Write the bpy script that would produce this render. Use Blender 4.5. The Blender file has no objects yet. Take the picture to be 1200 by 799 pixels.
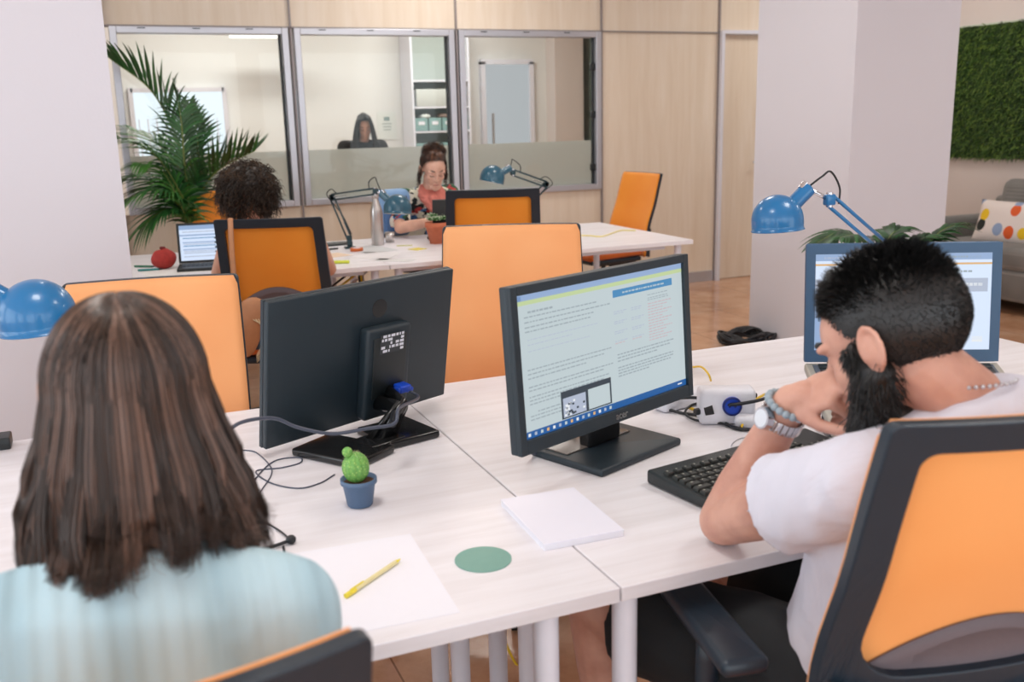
import bpy, math, random
import numpy as np
from mathutils import Vector, Matrix, Euler, Quaternion
from mathutils import noise as mnoise
random.seed(7)
PI = math.pi
scene = bpy.context.scene
COL = scene.collection
R_ = math.radians

# ------------------------------------------------------------------ camera
EYE = Vector((0, 0, 1.45))
FPX = 1133.0
def _dv(u, v): return Vector((u - 600, -(v - 399.5), -FPX))
_Y = _dv(108, 150).normalized()
_Z = -_dv(720, 5300).normalized()
_Z = (_Z - _Y * _Z.dot(_Y)).normalized()
_X = _Y.cross(_Z)
RC = Matrix((_X, _Y, _Z))
def ray(u, v): return RC @ _dv(u, v)
def atz(u, v, z):
    r = ray(u, v); return EYE + r * ((z - EYE.z) / r.z)
def aty(u, v, y):
    r = ray(u, v); return EYE + r * (y / r.y)
def atd(u, v, d): return EYE + ray(u, v) * (d / FPX)

cam = bpy.data.cameras.new('camera'); camo = bpy.data.objects.new('camera', cam); COL.objects.link(camo)
camo.matrix_world = Matrix.Translation(EYE) @ RC.to_4x4()
cam.sensor_width = 36; cam.lens = FPX / 1200 * 36; cam.clip_start = .05; cam.clip_end = 200
cam.dof.use_dof = True; cam.dof.focus_distance = 2.5; cam.dof.aperture_fstop = 4.5
scene.camera = camo

# ------------------------------------------------------------------ materials
def _mat(name):
    m = bpy.data.materials.new(name); m.use_nodes = True
    nt = m.node_tree; return m, nt, nt.nodes['Principled BSDF']
def setp(p, **k):
    for a, b in k.items():
        p.inputs[a.replace('_', ' ')].default_value = b
def rgb(r, g, b):
    f = lambda c: (c / 255 / 12.92) if c / 255 <= .04045 else ((c / 255 + .055) / 1.055) ** 2.4
    return (f(r), f(g), f(b), 1)
def plain(name, col, rough=.5, metal=0, noise_amt=.06, scale=60, bump=0, bscale=400, spec=.5, sheen=0, coat=0, trans=0):
    m, nt, p = _mat(name)
    setp(p, Roughness=rough, Metallic=metal)
    p.inputs['Specular IOR Level'].default_value = spec
    if sheen: p.inputs['Sheen Weight'].default_value = sheen
    if coat: p.inputs['Coat Weight'].default_value = coat
    tc = nt.nodes.new('ShaderNodeTexCoord')
    n = nt.nodes.new('ShaderNodeTexNoise'); n.inputs['Scale'].default_value = scale; n.inputs['Detail'].default_value = 3
    nt.links.new(tc.outputs['Object'], n.inputs['Vector'])
    mix = nt.nodes.new('ShaderNodeMix'); mix.data_type = 'RGBA'
    a = [max(0, c * (1 - noise_amt)) for c in col[:3]] + [1]; b = [min(1, c * (1 + noise_amt)) for c in col[:3]] + [1]
    mix.inputs['A'].default_value = a; mix.inputs['B'].default_value = b
    nt.links.new(n.outputs['Fac'], mix.inputs['Factor'])
    nt.links.new(mix.outputs['Result'], p.inputs['Base Color'])
    if bump:
        n2 = nt.nodes.new('ShaderNodeTexNoise'); n2.inputs['Scale'].default_value = bscale
        nt.links.new(tc.outputs['Object'], n2.inputs['Vector'])
        bp = nt.nodes.new('ShaderNodeBump'); bp.inputs['Strength'].default_value = bump; bp.inputs['Distance'].default_value = .002
        nt.links.new(n2.outputs['Fac'], bp.inputs['Height']); nt.links.new(bp.outputs['Normal'], p.inputs['Normal'])
    return m
def ramp(nt, fac, stops):
    r = nt.nodes.new('ShaderNodeValToRGB'); el = r.color_ramp.elements
    while len(el) < len(stops): el.new(.5)
    for e, (pos, c) in zip(el, stops): e.position = pos; e.color = c
    nt.links.new(fac, r.inputs['Fac']); return r.outputs['Color']
def streaky(name, cols, scl, rough=.5, scale=1.0, bump=.0, spec=.5):
    """wood: noise stretched along one axis, object coordinates"""
    m, nt, p = _mat(name); setp(p, Roughness=rough); p.inputs['Specular IOR Level'].default_value = spec
    tc = nt.nodes.new('ShaderNodeTexCoord'); mp = nt.nodes.new('ShaderNodeMapping')
    mp.inputs['Scale'].default_value = scl
    nt.links.new(tc.outputs['Object'], mp.inputs['Vector'])
    n = nt.nodes.new('ShaderNodeTexNoise'); n.inputs['Scale'].default_value = scale; n.inputs['Detail'].default_value = 6; n.inputs['Roughness'].default_value = .6
    n.inputs['Distortion'].default_value = .4
    nt.links.new(mp.outputs['Vector'], n.inputs['Vector'])
    nt.links.new(ramp(nt, n.outputs['Fac'], [(.3, cols[0]), (.5, cols[1]), (.7, cols[2])]), p.inputs['Base Color'])
    return m
def emis(name, col, strength, rough=.4):
    m, nt, p = _mat(name); setp(p, Roughness=rough, Base_Color=(.02, .02, .02, 1))
    p.inputs['Emission Color'].default_value = col; p.inputs['Emission Strength'].default_value = strength
    p.inputs['Specular IOR Level'].default_value = .3
    return m

M = {}
M['white_paint'] = plain('white_paint', rgb(213, 210, 217), .6, noise_amt=.015, scale=3, bump=.15, bscale=120)
M['office_paint'] = plain('office_paint', rgb(222, 222, 220), .7, noise_amt=.01, scale=2)
M['cream_paint'] = plain('cream_paint', rgb(216, 205, 200), .6, noise_amt=.015, scale=3, bump=.1, bscale=120)
M['ceiling_paint'] = plain('ceiling_paint', rgb(235, 233, 232), .7, noise_amt=.01, scale=2)
M['birch'] = streaky('birch_veneer', [rgb(226, 208, 186), rgb(232, 216, 196), rgb(237, 223, 206)], (9, 9, .7), .42, 1.6)
M['alu'] = plain('brushed_aluminium', rgb(196, 197, 204), .35, .6, .03, 20)
M['seam'] = plain('grey_seam', rgb(150, 142, 142), .5, .3, .03)
M['purple'] = plain('dark_purple_paint', rgb(60, 48, 90), .5)
M['desk_white'] = streaky('whitewashed_wood', [rgb(222, 218, 221), rgb(230, 227, 231), rgb(236, 234, 239)], (1.2, 14, 14), .38, 2.0, spec=.35)
M['desk_edge'] = plain('white_desk_edge', rgb(232, 230, 234), .4)
M['white_metal'] = plain('white_metal', rgb(225, 226, 236), .35, 0, .02, coat=.2)
M['black_plastic'] = plain('black_plastic', rgb(30, 36, 38), .42, 0, .08, 30, bump=.25, bscale=900)
M['monitor_black'] = plain('monitor_black', rgb(31, 44, 52), .45, 0, .06, 20, bump=.2, bscale=1200)
M['gloss_black'] = plain('glossy_black', rgb(26, 26, 27), .18, 0, .03, 20)
M['frame_black'] = plain('chair_frame_black', rgb(28, 42, 54), .38, 0, .05, 20, bump=.1, bscale=700)
M['lumbar_grey'] = plain('lumbar_grey_mesh', rgb(104, 92, 96), .7, 0, .08, 200)
M['rubber'] = plain('black_rubber', rgb(24, 27, 30), .5)
M['chrome'] = plain('chrome', rgb(210, 210, 214), .18, 1, .02)
M['steel'] = plain('brushed_steel', rgb(200, 196, 194), .28, 1, .05, 8)
M['lamp_blue'] = plain('lamp_blue_enamel', rgb(22, 106, 160), .3, 0, .03, 6, coat=.3)
M['lamp_teal'] = plain('lamp_petrol_enamel', rgb(34, 86, 108), .32, 0, .03, 6, coat=.3)
M['lamp_dark'] = plain('lamp_dark_teal_metal', rgb(34, 62, 70), .35, 0, .03, 6)
M['lamp_inside'] = plain('lamp_inner_white', rgb(235, 235, 230), .4)
M['glass_clear'] = None
M['bolt'] = plain('zinc_bolt', rgb(190, 190, 190), .3, .9)
M['terracotta'] = plain('terracotta', rgb(196, 110, 78), .8, 0, .12, 40, bump=.3, bscale=200)
M['soil'] = plain('potting_soil', rgb(90, 60, 38), .9, 0, .4, 150, bump=.8, bscale=300)
M['yellow'] = plain('yellow_plastic', rgb(232, 212, 60), .45)
M['yellow_cable'] = plain('yellow_cable_sheath', rgb(226, 186, 30), .45)
M['white_plastic'] = plain('white_plastic', rgb(228, 230, 238), .35)
M['blue_plastic'] = plain('blue_plastic', rgb(20, 70, 190), .35)
M['paper'] = plain('paper_white', rgb(236, 236, 244), .7, 0, .01)
M['cable_black'] = plain('black_cable_sheath', rgb(22, 26, 32), .45)
M['cable_grey'] = plain('grey_cable_sheath', rgb(70, 76, 92), .45)

def mesh_fabric(name, c1, c2, s=900):
    m, nt, p = _mat(name); setp(p, Roughness=.62); p.inputs['Sheen Weight'].default_value = .15
    p.inputs['Specular IOR Level'].default_value = .3
    tc = nt.nodes.new('ShaderNodeTexCoord')
    w = nt.nodes.new('ShaderNodeTexWave'); w.inputs['Scale'].default_value = s / 6.3; w.bands_direction = 'X'
    w2 = nt.nodes.new('ShaderNodeTexWave'); w2.inputs['Scale'].default_value = s / 6.3; w2.bands_direction = 'Z'
    mul = nt.nodes.new('ShaderNodeMath'); mul.operation = 'MULTIPLY'
    n = nt.nodes.new('ShaderNodeTexNoise'); n.inputs['Scale'].default_value = 3; n.inputs['Detail'].default_value = 2
    for q in (w, w2, n): nt.links.new(tc.outputs['Object'], q.inputs['Vector'])
    nt.links.new(w.outputs['Fac'], mul.inputs[0]); nt.links.new(w2.outputs['Fac'], mul.inputs[1])
    ad = nt.nodes.new('ShaderNodeMath'); ad.operation = 'MULTIPLY_ADD'; ad.inputs[1].default_value = .5
    nt.links.new(mul.outputs[0], ad.inputs[0]); nt.links.new(n.outputs['Fac'], ad.inputs[2])
    nt.links.new(ramp(nt, ad.outputs[0], [(.25, c1), (.95, c2)]), p.inputs['Base Color'])
    bp = nt.nodes.new('ShaderNodeBump'); bp.inputs['Strength'].default_value = .25; bp.inputs['Distance'].default_value = .001
    nt.links.new(mul.outputs[0], bp.inputs['Height']); nt.links.new(bp.outputs['Normal'], p.inputs['Normal'])
    return m
M['orange_near'] = mesh_fabric('orange_mesh_fabric', rgb(238, 150, 76), rgb(248, 176, 108))
M['orange'] = mesh_fabric('deep_orange_mesh_fabric', rgb(232, 132, 30), rgb(244, 158, 56))
M['orange_pale'] = mesh_fabric('pale_orange_mesh_fabric', rgb(232, 152, 92), rgb(246, 180, 124))
M['seat_orange'] = mesh_fabric('orange_seat_fabric', rgb(205, 98, 34), rgb(226, 120, 50))
M['sofa_grey'] = mesh_fabric('grey_sofa_fabric', rgb(104, 102, 100), rgb(150, 147, 143), 400)

def floor_mat():
    m, nt, p = _mat('glossy_floor_tile'); setp(p, Roughness=.16)
    tc = nt.nodes.new('ShaderNodeTexCoord')
    n = nt.nodes.new('ShaderNodeTexNoise'); n.inputs['Scale'].default_value = 3.2; n.inputs['Detail'].default_value = 8; n.inputs['Roughness'].default_value = .65
    nt.links.new(tc.outputs['Object'], n.inputs['Vector'])
    br = nt.nodes.new('ShaderNodeTexBrick'); br.offset = 0; br.inputs['Scale'].default_value = 1
    br.inputs['Brick Width'].default_value = .6; br.inputs['Row Height'].default_value = .6; br.inputs['Mortar Size'].default_value = .003
    br.inputs['Color1'].default_value = (1, 1, 1, 1); br.inputs['Color2'].default_value = (.93, .93, .93, 1); br.inputs['Mortar'].default_value = (.5, .45, .42, 1)
    nt.links.new(tc.outputs['Object'], br.inputs['Vector'])
    c = ramp(nt, n.outputs['Fac'], [(.3, rgb(182, 132, 98)), (.5, rgb(206, 158, 124)), (.7, rgb(220, 180, 150))])
    mx = nt.nodes.new('ShaderNodeMix'); mx.data_type = 'RGBA'; mx.blend_type = 'MULTIPLY'; mx.inputs['Factor'].default_value = 1
    nt.links.new(c, mx.inputs['A']); nt.links.new(br.outputs['Color'], mx.inputs['B'])
    nt.links.new(mx.outputs['Result'], p.inputs['Base Color'])
    n2 = nt.nodes.new('ShaderNodeTexNoise'); n2.inputs['Scale'].default_value = 22
    nt.links.new(tc.outputs['Object'], n2.inputs['Vector'])
    bp = nt.nodes.new('ShaderNodeBump'); bp.inputs['Strength'].default_value = .12; bp.inputs['Distance'].default_value = .003
    nt.links.new(n2.outputs['Fac'], bp.inputs['Height']); nt.links.new(bp.outputs['Normal'], p.inputs['Normal'])
    return m
M['floor'] = floor_mat()
def glass_mat():
    m = bpy.data.materials.new('window_glass'); m.use_nodes = True; nt = m.node_tree; nt.nodes.clear()
    o = nt.nodes.new('ShaderNodeOutputMaterial'); t = nt.nodes.new('ShaderNodeBsdfTransparent'); g = nt.nodes.new('ShaderNodeBsdfGlossy')
    t.inputs['Color'].default_value = (.93, .95, .94, 1); g.inputs['Roughness'].default_value = .02
    mx = nt.nodes.new('ShaderNodeMixShader'); fr = nt.nodes.new('ShaderNodeFresnel'); fr.inputs['IOR'].default_value = 1.28
    nt.links.new(fr.outputs[0], mx.inputs[0]); nt.links.new(t.outputs[0], mx.inputs[1]); nt.links.new(g.outputs[0], mx.inputs[2])
    nt.links.new(mx.outputs[0], o.inputs[0]); return m
M['glass'] = glass_mat()
def film_mat():
    m = bpy.data.materials.new('frosted_film'); m.use_nodes = True; nt = m.node_tree; nt.nodes.clear()
    o = nt.nodes.new('ShaderNodeOutputMaterial'); t = nt.nodes.new('ShaderNodeBsdfTransparent'); d = nt.nodes.new('ShaderNodeBsdfDiffuse'); tr = nt.nodes.new('ShaderNodeBsdfTranslucent')
    d.inputs['Color'].default_value = rgb(214, 214, 208); tr.inputs['Color'].default_value = rgb(225, 226, 222)
    a = nt.nodes.new('ShaderNodeAddShader'); mx0 = nt.nodes.new('ShaderNodeMixShader'); mx0.inputs[0].default_value = .5
    nt.links.new(d.outputs[0], mx0.inputs[1]); nt.links.new(tr.outputs[0], mx0.inputs[2])
    mx = nt.nodes.new('ShaderNodeMixShader'); mx.inputs[0].default_value = .82
    nt.links.new(t.outputs[0], mx.inputs[1]); nt.links.new(mx0.outputs[0], mx.inputs[2]); nt.links.new(mx.outputs[0], o.inputs[0]); return m
M['film'] = film_mat()

def skin_mat(name, c, c2):
    m, nt, p = _mat(name); setp(p, Roughness=.48)
    tc = nt.nodes.new('ShaderNodeTexCoord'); n = nt.nodes.new('ShaderNodeTexNoise'); n.inputs['Scale'].default_value = 14; n.inputs['Detail'].default_value = 5
    nt.links.new(tc.outputs['Object'], n.inputs['Vector'])
    nt.links.new(ramp(nt, n.outputs['Fac'], [(.35, c), (.65, c2)]), p.inputs['Base Color'])
    p.inputs['Subsurface Weight'].default_value = .12; p.inputs['Subsurface Radius'].default_value = (.02, .008, .004); p.inputs['Subsurface Scale'].default_value = .4
    n2 = nt.nodes.new('ShaderNodeTexNoise'); n2.inputs['Scale'].default_value = 350
    nt.links.new(tc.outputs['Object'], n2.inputs['Vector'])
    bp = nt.nodes.new('ShaderNodeBump'); bp.inputs['Strength'].default_value = .2; bp.inputs['Distance'].default_value = .001
    nt.links.new(n2.outputs['Fac'], bp.inputs['Height']); nt.links.new(bp.outputs['Normal'], p.inputs['Normal'])
    return m
M['skin_man'] = skin_mat('skin_tan', rgb(190, 138, 120), rgb(212, 162, 142))
M['skin_fair'] = skin_mat('skin_fair', rgb(206, 158, 136), rgb(222, 176, 154))
def hair_mat(name, lo, mid, hi, rough=.38):
    m, nt, p = _mat(name); setp(p, Roughness=rough)
    at = nt.nodes.new('ShaderNodeAttribute'); at.attribute_name = 'tint'
    nt.links.new(ramp(nt, at.outputs['Fac'], [(0, lo), (.55, mid), (1, hi)]), p.inputs['Base Color'])
    p.inputs['Specular IOR Level'].default_value = .6
    return m
M['hair_long'] = hair_mat('brown_hair', rgb(30, 18, 10), rgb(62, 42, 30), rgb(146, 112, 96), .38)
M['hair_curly'] = hair_mat('curly_brown_hair', rgb(18, 12, 7), rgb(44, 30, 18), rgb(92, 64, 36), .5)
M['hair_black'] = hair_mat('black_hair', rgb(12, 12, 12), rgb(26, 25, 25), rgb(66, 60, 56), .45)
M['hair_bun'] = hair_mat('auburn_hair', rgb(26, 14, 10), rgb(54, 30, 20), rgb(140, 84, 44))

# ------------------------------------------------------------------ mesh builder
class B:
    def __init__(s): s.v = []; s.f = []; s.mi = []; s.sm = []
    def add(s, vs, fs, smooth=False, mi=0):
        o = len(s.v); s.v += [Vector(v) for v in vs]
        for f in fs: s.f.append([i + o for i in f]); s.mi.append(mi); s.sm.append(smooth)
        return s
    def box(s, c, d, rot=None, mi=0, bev=0):
        x, y, z = d[0] / 2, d[1] / 2, d[2] / 2
        if bev <= 0:
            vs = [Vector((a * x, b * y, c_ * z)) for c_ in (-1, 1) for b in (-1, 1) for a in (-1, 1)]
            fs = [(0, 2, 3, 1), (4, 5, 7, 6), (0, 1, 5, 4), (2, 6, 7, 3), (0, 4, 6, 2), (1, 3, 7, 5)]
            sm = False
        else:
            bev = min(bev, x * .99, y * .99, z * .99)
            # rounded box: superposed rings
            n = 3; prof = [(bev * (1 - math.cos(PI / 2 * i / n)), bev * (1 - math.sin(PI / 2 * i / n))) for i in range(n + 1)]
            # prof: (inset from z edge, inset in xy)
            rings = [(-z + a, b) for a, b in prof] + [(z - a, b) for a, b in reversed(prof)]
            vs = []; k = 4; ring_n = 4 * (k + 1)
            for zz, ins in rings:
                hx, hy = x - ins, y - ins; r = max(bev - ins, 1e-5) if ins < bev else 1e-5
                for qi, (sx, sy) in enumerate(((1, 1), (-1, 1), (-1, -1), (1, -1))):
                    for j in range(k + 1):
                        t = PI / 2 * (qi + j / k)
                        vs.append(Vector((sx * (x - bev) + math.cos(t) * r, sy * (y - bev) + math.sin(t) * r, zz)))
            fs = []
            for i in range(len(rings) - 1):
                for j in range(ring_n):
                    a = i * ring_n + j; b = i * ring_n + (j + 1) % ring_n
                    fs.append((a, b, b + ring_n, a + ring_n))
            fs.append(tuple(reversed(range(ring_n)))); fs.append(tuple((len(rings) - 1) * ring_n + j for j in range(ring_n)))
            sm = True
        if rot is not None: vs = [rot @ v for v in vs]
        c = Vector(c); return s.add([v + c for v in vs], fs, sm, mi)
    def tube(s, pts, r, n=8, mi=0, cap=True, smooth=True, flat=1.0, up=None):
        pts = [Vector(p) for p in pts]; N = len(pts)
        rs = r if isinstance(r, (list, tuple)) else [r] * N
        vs = []; prev = None
        for i, p in enumerate(pts):
            t = (pts[min(i + 1, N - 1)] - pts[max(i - 1, 0)])
            t = t.normalized() if t.length > 1e-9 else Vector((0, 0, 1))
            if prev is None:
                a = Vector(up) if up is not None else (Vector((0, 0, 1)) if abs(t.z) < .9 else Vector((1, 0, 0)))
                u = t.cross(a).normalized()
            else:
                u = (prev - t * prev.dot(t)); u = u.normalized() if u.length > 1e-6 else t.orthogonal().normalized()
            w = t.cross(u); prev = u
            for k in range(n):
                th = 2 * PI * k / n; vs.append(p + (u * math.cos(th) + w * math.sin(th) * flat) * rs[i])
        fs = [(i * n + k, i * n + (k + 1) % n, (i + 1) * n + (k + 1) % n, (i + 1) * n + k) for i in range(N - 1) for k in range(n)]
        if cap: fs += [tuple(reversed(range(n))), tuple((N - 1) * n + k for k in range(n))]
        return s.add(vs, fs, smooth, mi)
    def cyl(s, p0, p1, r, r1=None, n=20, mi=0, smooth=True):
        p0, p1 = Vector(p0), Vector(p1); t = (p1 - p0).normalized()
        r1 = r if r1 is None else r1
        u = t.orthogonal().normalized(); w = t.cross(u); vs = []
        for p, rr in ((p0, r), (p1, r1)):
            for k in range(n): th = 2 * PI * k / n; vs.append(p + (u * math.cos(th) + w * math.sin(th)) * rr)
        s.add(vs, [(k, (k + 1) % n, n + (k + 1) % n, n + k) for k in range(n)], smooth, mi)
        return s.add(vs, [tuple(reversed(range(n))), tuple(range(n, 2 * n))], False, mi)
    def lathe(s, prof, mat=None, n=28, mi=0, smooth=True):
        """prof: list of (r, z); closed at ends when r==0"""
        mat = mat or Matrix(); vs = []; N = len(prof)
        for r, z in prof:
            r = max(r, 1e-5)
            for k in range(n): th = 2 * PI * k / n; vs.append(mat @ Vector((r * math.cos(th), r * math.sin(th), z)))
        fs = [(i * n + k, i * n + (k + 1) % n, (i + 1) * n + (k + 1) % n, (i + 1) * n + k) for i in range(N - 1) for k in range(n)]
        return s.add(vs, fs, smooth, mi)
    def ell(s, c, r, rot=None, n=16, m=10, mi=0):
        c = Vector(c); r = (r, r, r) if isinstance(r, (int, float)) else r; vs = []
        for i in range(m + 1):
            ph = PI * i / m - PI / 2
            for k in range(n):
                th = 2 * PI * k / n
                q = Vector((r[0] * math.cos(ph) * math.cos(th), r[1] * math.cos(ph) * math.sin(th), r[2] * math.sin(ph)))
                vs.append(c + (rot @ q if rot is not None else q))
        fs = [(i * n + k, i * n + (k + 1) % n, (i + 1) * n + (k + 1) % n, (i + 1) * n + k) for i in range(m) for k in range(n)]
        return s.add(vs, fs, True, mi)
    def cap(s, p0, r0, p1, r1, n=16):
        """capsule cone"""
        p0, p1 = Vector(p0), Vector(p1); L = (p1 - p0).length; k = 9
        pts = []; rs = []; t = (p1 - p0).normalized()
        for i in range(5): a = PI / 2 * (1 - i / 4); pts.append(p0 - t * r0 * math.sin(a)); rs.append(max(r0 * math.cos(a), .0005))
        for i in range(1, k): pts.append(p0.lerp(p1, i / k)); rs.append(r0 + (r1 - r0) * i / k)
        for i in range(5): a = PI / 2 * i / 4; pts.append(p1 + t * r1 * math.sin(a)); rs.append(max(r1 * math.cos(a), .0005))
        return s.tube(pts, rs, n)
    def prism(s, poly, y0, y1, mat=None, mi=0):
        """poly in xz, extruded in y"""
        mat = mat or Matrix(); n = len(poly)
        vs = [mat @ Vector((x, y0, z)) for x, z in poly] + [mat @ Vector((x, y1, z)) for x, z in poly]
        return s.add(vs, [tuple(range(n)), tuple(reversed(range(n, 2 * n)))] + [(i, i + n, (i + 1) % n + n, (i + 1) % n) for i in range(n)], False, mi)
    def xf(s, mat): s.v = [mat @ v for v in s.v]; return s
    def build(s, name, mats, parent=None, world=False):
        me = bpy.data.meshes.new(name)
        vs = s.v
        if world and parent is not None:
            inv = parent_world(parent).inverted(); vs = [inv @ v for v in vs]
        me.from_pydata([tuple(v) for v in vs], [], s.f)
        if not isinstance(mats, (list, tuple)): mats = [mats]
        for m in mats: me.materials.append(m)
        me.polygons.foreach_set('material_index', s.mi); me.polygons.foreach_set('use_smooth', s.sm)
        me.validate(); me.update()
        o = bpy.data.objects.new(name, me); COL.objects.link(o)
        if parent is not None: o.parent = parent
        return o
def parent_world(o):
    m = o.matrix_basis.copy()
    while o.parent is not None: o = o.parent; m = o.matrix_basis @ m
    return m
def tag(o, label=None, cat=None, group=None, kind=None):
    if label: o['label'] = label
    if cat: o['category'] = cat
    if group: o['group'] = group
    if kind: o['kind'] = kind
    return o
def thing(name, label, cat, loc=(0, 0, 0), rz=0, group=None):
    o = bpy.data.objects.new(name, None); COL.objects.link(o); o.location = loc; o.rotation_euler = (0, 0, rz); o.empty_display_size = .05
    return tag(o, label, cat, group)
def struct(o): o['kind'] = 'structure'; return o
def bake(o):
    dg = bpy.context.evaluated_depsgraph_get(); dg.update()
    me = bpy.data.meshes.new_from_object(o.evaluated_get(dg)); old = o.data
    o.modifiers.clear(); o.data = me; me.name = o.name; bpy.data.meshes.remove(old); return o
def fuse(o, vox=.005, sm=6, fac=.5):
    r = o.modifiers.new('r', 'REMESH'); r.mode = 'VOXEL'; r.voxel_size = vox; r.use_smooth_shade = True
    if sm: q = o.modifiers.new('s', 'SMOOTH'); q.iterations = sm; q.factor = fac
    return bake(o)
def soften(o, w=.004, seg=2, ang=40):
    m = o.modifiers.new('b', 'BEVEL'); m.width = w; m.segments = seg; m.limit_method = 'ANGLE'; m.angle_limit = R_(ang)
    return o
def spline(pts, n=10):
    """catmull-rom"""
    P = [Vector(p) for p in pts]; P = [P[0] * 2 - P[1]] + P + [P[-1] * 2 - P[-2]]; out = []
    for i in range(1, len(P) - 2):
        for k in range(n):
            t = k / n; a, b, c, d = P[i - 1:i + 3]
            out.append(.5 * ((2 * b) + (c - a) * t + (2 * a - 5 * b + 4 * c - d) * t * t + (3 * b - a - 3 * c + d) * t ** 3))
    out.append(P[-2]); return out
def strands(name, lines, r, mat, parent, tints=None, n=3, taper=True):
    """lines: list of equally treated polylines in world space -> one mesh of thin hairs with a 'tint' value per hair"""
    inv = np.array(parent_world(parent).inverted()) if parent is not None else np.eye(4)
    V = []; F = []; T = []; o = 0
    for li, L in enumerate(lines):
        P = np.array([tuple(p) for p in L]); P = P @ inv[:3, :3].T + inv[:3, 3]; N = len(P)
        tg = np.gradient(P, axis=0); tg /= np.linalg.norm(tg, axis=1)[:, None] + 1e-9
        ref = np.array([.3, .5, .81]); u = np.cross(tg, ref); u /= np.linalg.norm(u, axis=1)[:, None] + 1e-9; w = np.cross(tg, u)
        rr = np.full(N, r if not hasattr(r, '__len__') else r[li])
        if taper: rr = rr * np.clip(1.15 - np.linspace(0, 1, N) ** 3, .15, 1)
        for k in range(n):
            th = 2 * PI * k / n; V.append(P + (u * math.cos(th) + w * math.sin(th)) * rr[:, None])
        idx = o + np.arange(N * n).reshape(n, N)
        for k in range(n):
            a, b = idx[k], idx[(k + 1) % n]
            F.append(np.stack([a[:-1], a[1:], b[1:], b[:-1]], 1))
        T.append(np.full(N * n, tints[li] if tints is not None else random.random())); o += N * n
    V = np.concatenate(V); F = np.concatenate(F); T = np.concatenate(T)
    me = bpy.data.meshes.new(name); me.vertices.add(len(V)); me.vertices.foreach_set('co', V.ravel())
    me.loops.add(F.size); me.polygons.add(len(F)); me.loops.foreach_set('vertex_index', F.ravel())
    me.polygons.foreach_set('loop_start', np.arange(len(F)) * 4); me.polygons.foreach_set('loop_total', np.full(len(F), 4))
    me.polygons.foreach_set('use_smooth', np.ones(len(F), bool)); me.update(calc_edges=True)
    at = me.attributes.new('tint', 'FLOAT', 'POINT'); at.data.foreach_set('value', T)
    me.materials.append(mat); ob = bpy.data.objects.new(name, me); COL.objects.link(ob)
    if parent is not None: ob.parent = parent
    return ob
def tint(o, val):
    at = o.data.attributes.new('tint', 'FLOAT', 'POINT'); at.data.foreach_set('value', [val] * len(o.data.vertices)); return o
# ------------------------------------------------------------------ the setting
CEIL = 2.9; WY = 7.15
o = B().box((1.9, 4, -.05), (11.4, 15, .1)).build('floor', M['floor']); struct(o)
o = B().box((1.9, 4, CEIL + .05), (11.4, 15, .1)).build('ceiling', M['ceiling_paint']); struct(o)
b = B().box((6.86, 3.9, CEIL / 2), (.12, 14.8, CEIL)); struct(b.build('wall_right', M['cream_paint']))
# left wall with glazing openings, street side behind the camera with glazing openings
def wall_open(name, axis, pos, a0, a1, z0, z1, openings, mat, th=.12):
    b = B()
    def bx(lo, hi, zl, zh):
        if hi - lo < 1e-4 or zh - zl < 1e-4: return
        c, d = ((pos, (lo + hi) / 2, (zl + zh) / 2), (th, hi - lo, zh - zl)) if axis == 'x' else (((lo + hi) / 2, pos, (zl + zh) / 2), (hi - lo, th, zh - zl))
        b.box(c, d)
    cur = a0
    for lo, hi, zl, zh in openings:
        bx(cur, lo, z0, z1); bx(lo, hi, z0, zl); bx(lo, hi, zh, z1); cur = hi
    bx(cur, a1, z0, z1); return struct(b.build(name, mat))
wall_open('wall_left', 'x', -3.76, -3.5, 11.4, 0, CEIL, [(-2.6, -.4, .5, 2.6), (.2, 2.6, .5, 2.6), (3.2, 5.6, .5, 2.6)], M['white_paint'])
wall_open('wall_front', 'y', -3.5, -3.7, 6.8, 0, CEIL, [(-3.0, -.6, .3, 2.7), (-.2, 2.4, .3, 2.7), (2.8, 6.0, .3, 2.7)], M['white_paint'])
kw = 7
for axis, pos, a0, a1, z0, z1 in [('x', -3.76, -2.6, -.4, .5, 2.6), ('x', -3.76, .2, 2.6, .5, 2.6), ('x', -3.76, 3.2, 5.6, .5, 2.6), ('y', -3.5, -3.0, -.6, .3, 2.7), ('y', -3.5, -.2, 2.4, .3, 2.7), ('y', -3.5, 2.8, 6.0, .3, 2.7)]:
    b = B(); fw = .05; L_ = a1 - a0
    P_ = lambda a, z, da, dz: b.box((pos, a, z) if axis == 'x' else (a, pos, z), (.06, da, dz) if axis == 'x' else (da, .06, dz))
    for a in (a0 + fw / 2, (a0 + a1) / 2, a1 - fw / 2): P_(a, (z0 + z1) / 2, fw, z1 - z0)
    for a in (a0 + L_ / 4, a0 + 3 * L_ / 4):
        for z in (z0 + fw / 2, z1 - fw / 2): P_(a, z, L_ / 2 - 1.5 * fw, fw)
    o = struct(b.build('window_%d' % kw, M['alu'])); kw += 1
    b = B(); b.box((pos, (a0 + a1) / 2, (z0 + z1) / 2) if axis == 'x' else ((a0 + a1) / 2, pos, (z0 + z1) / 2), (.006, L_ - fw, z1 - z0 - fw) if axis == 'x' else (L_ - fw, .006, z1 - z0 - fw)); b.build('pane', M['glass'], o)
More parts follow.
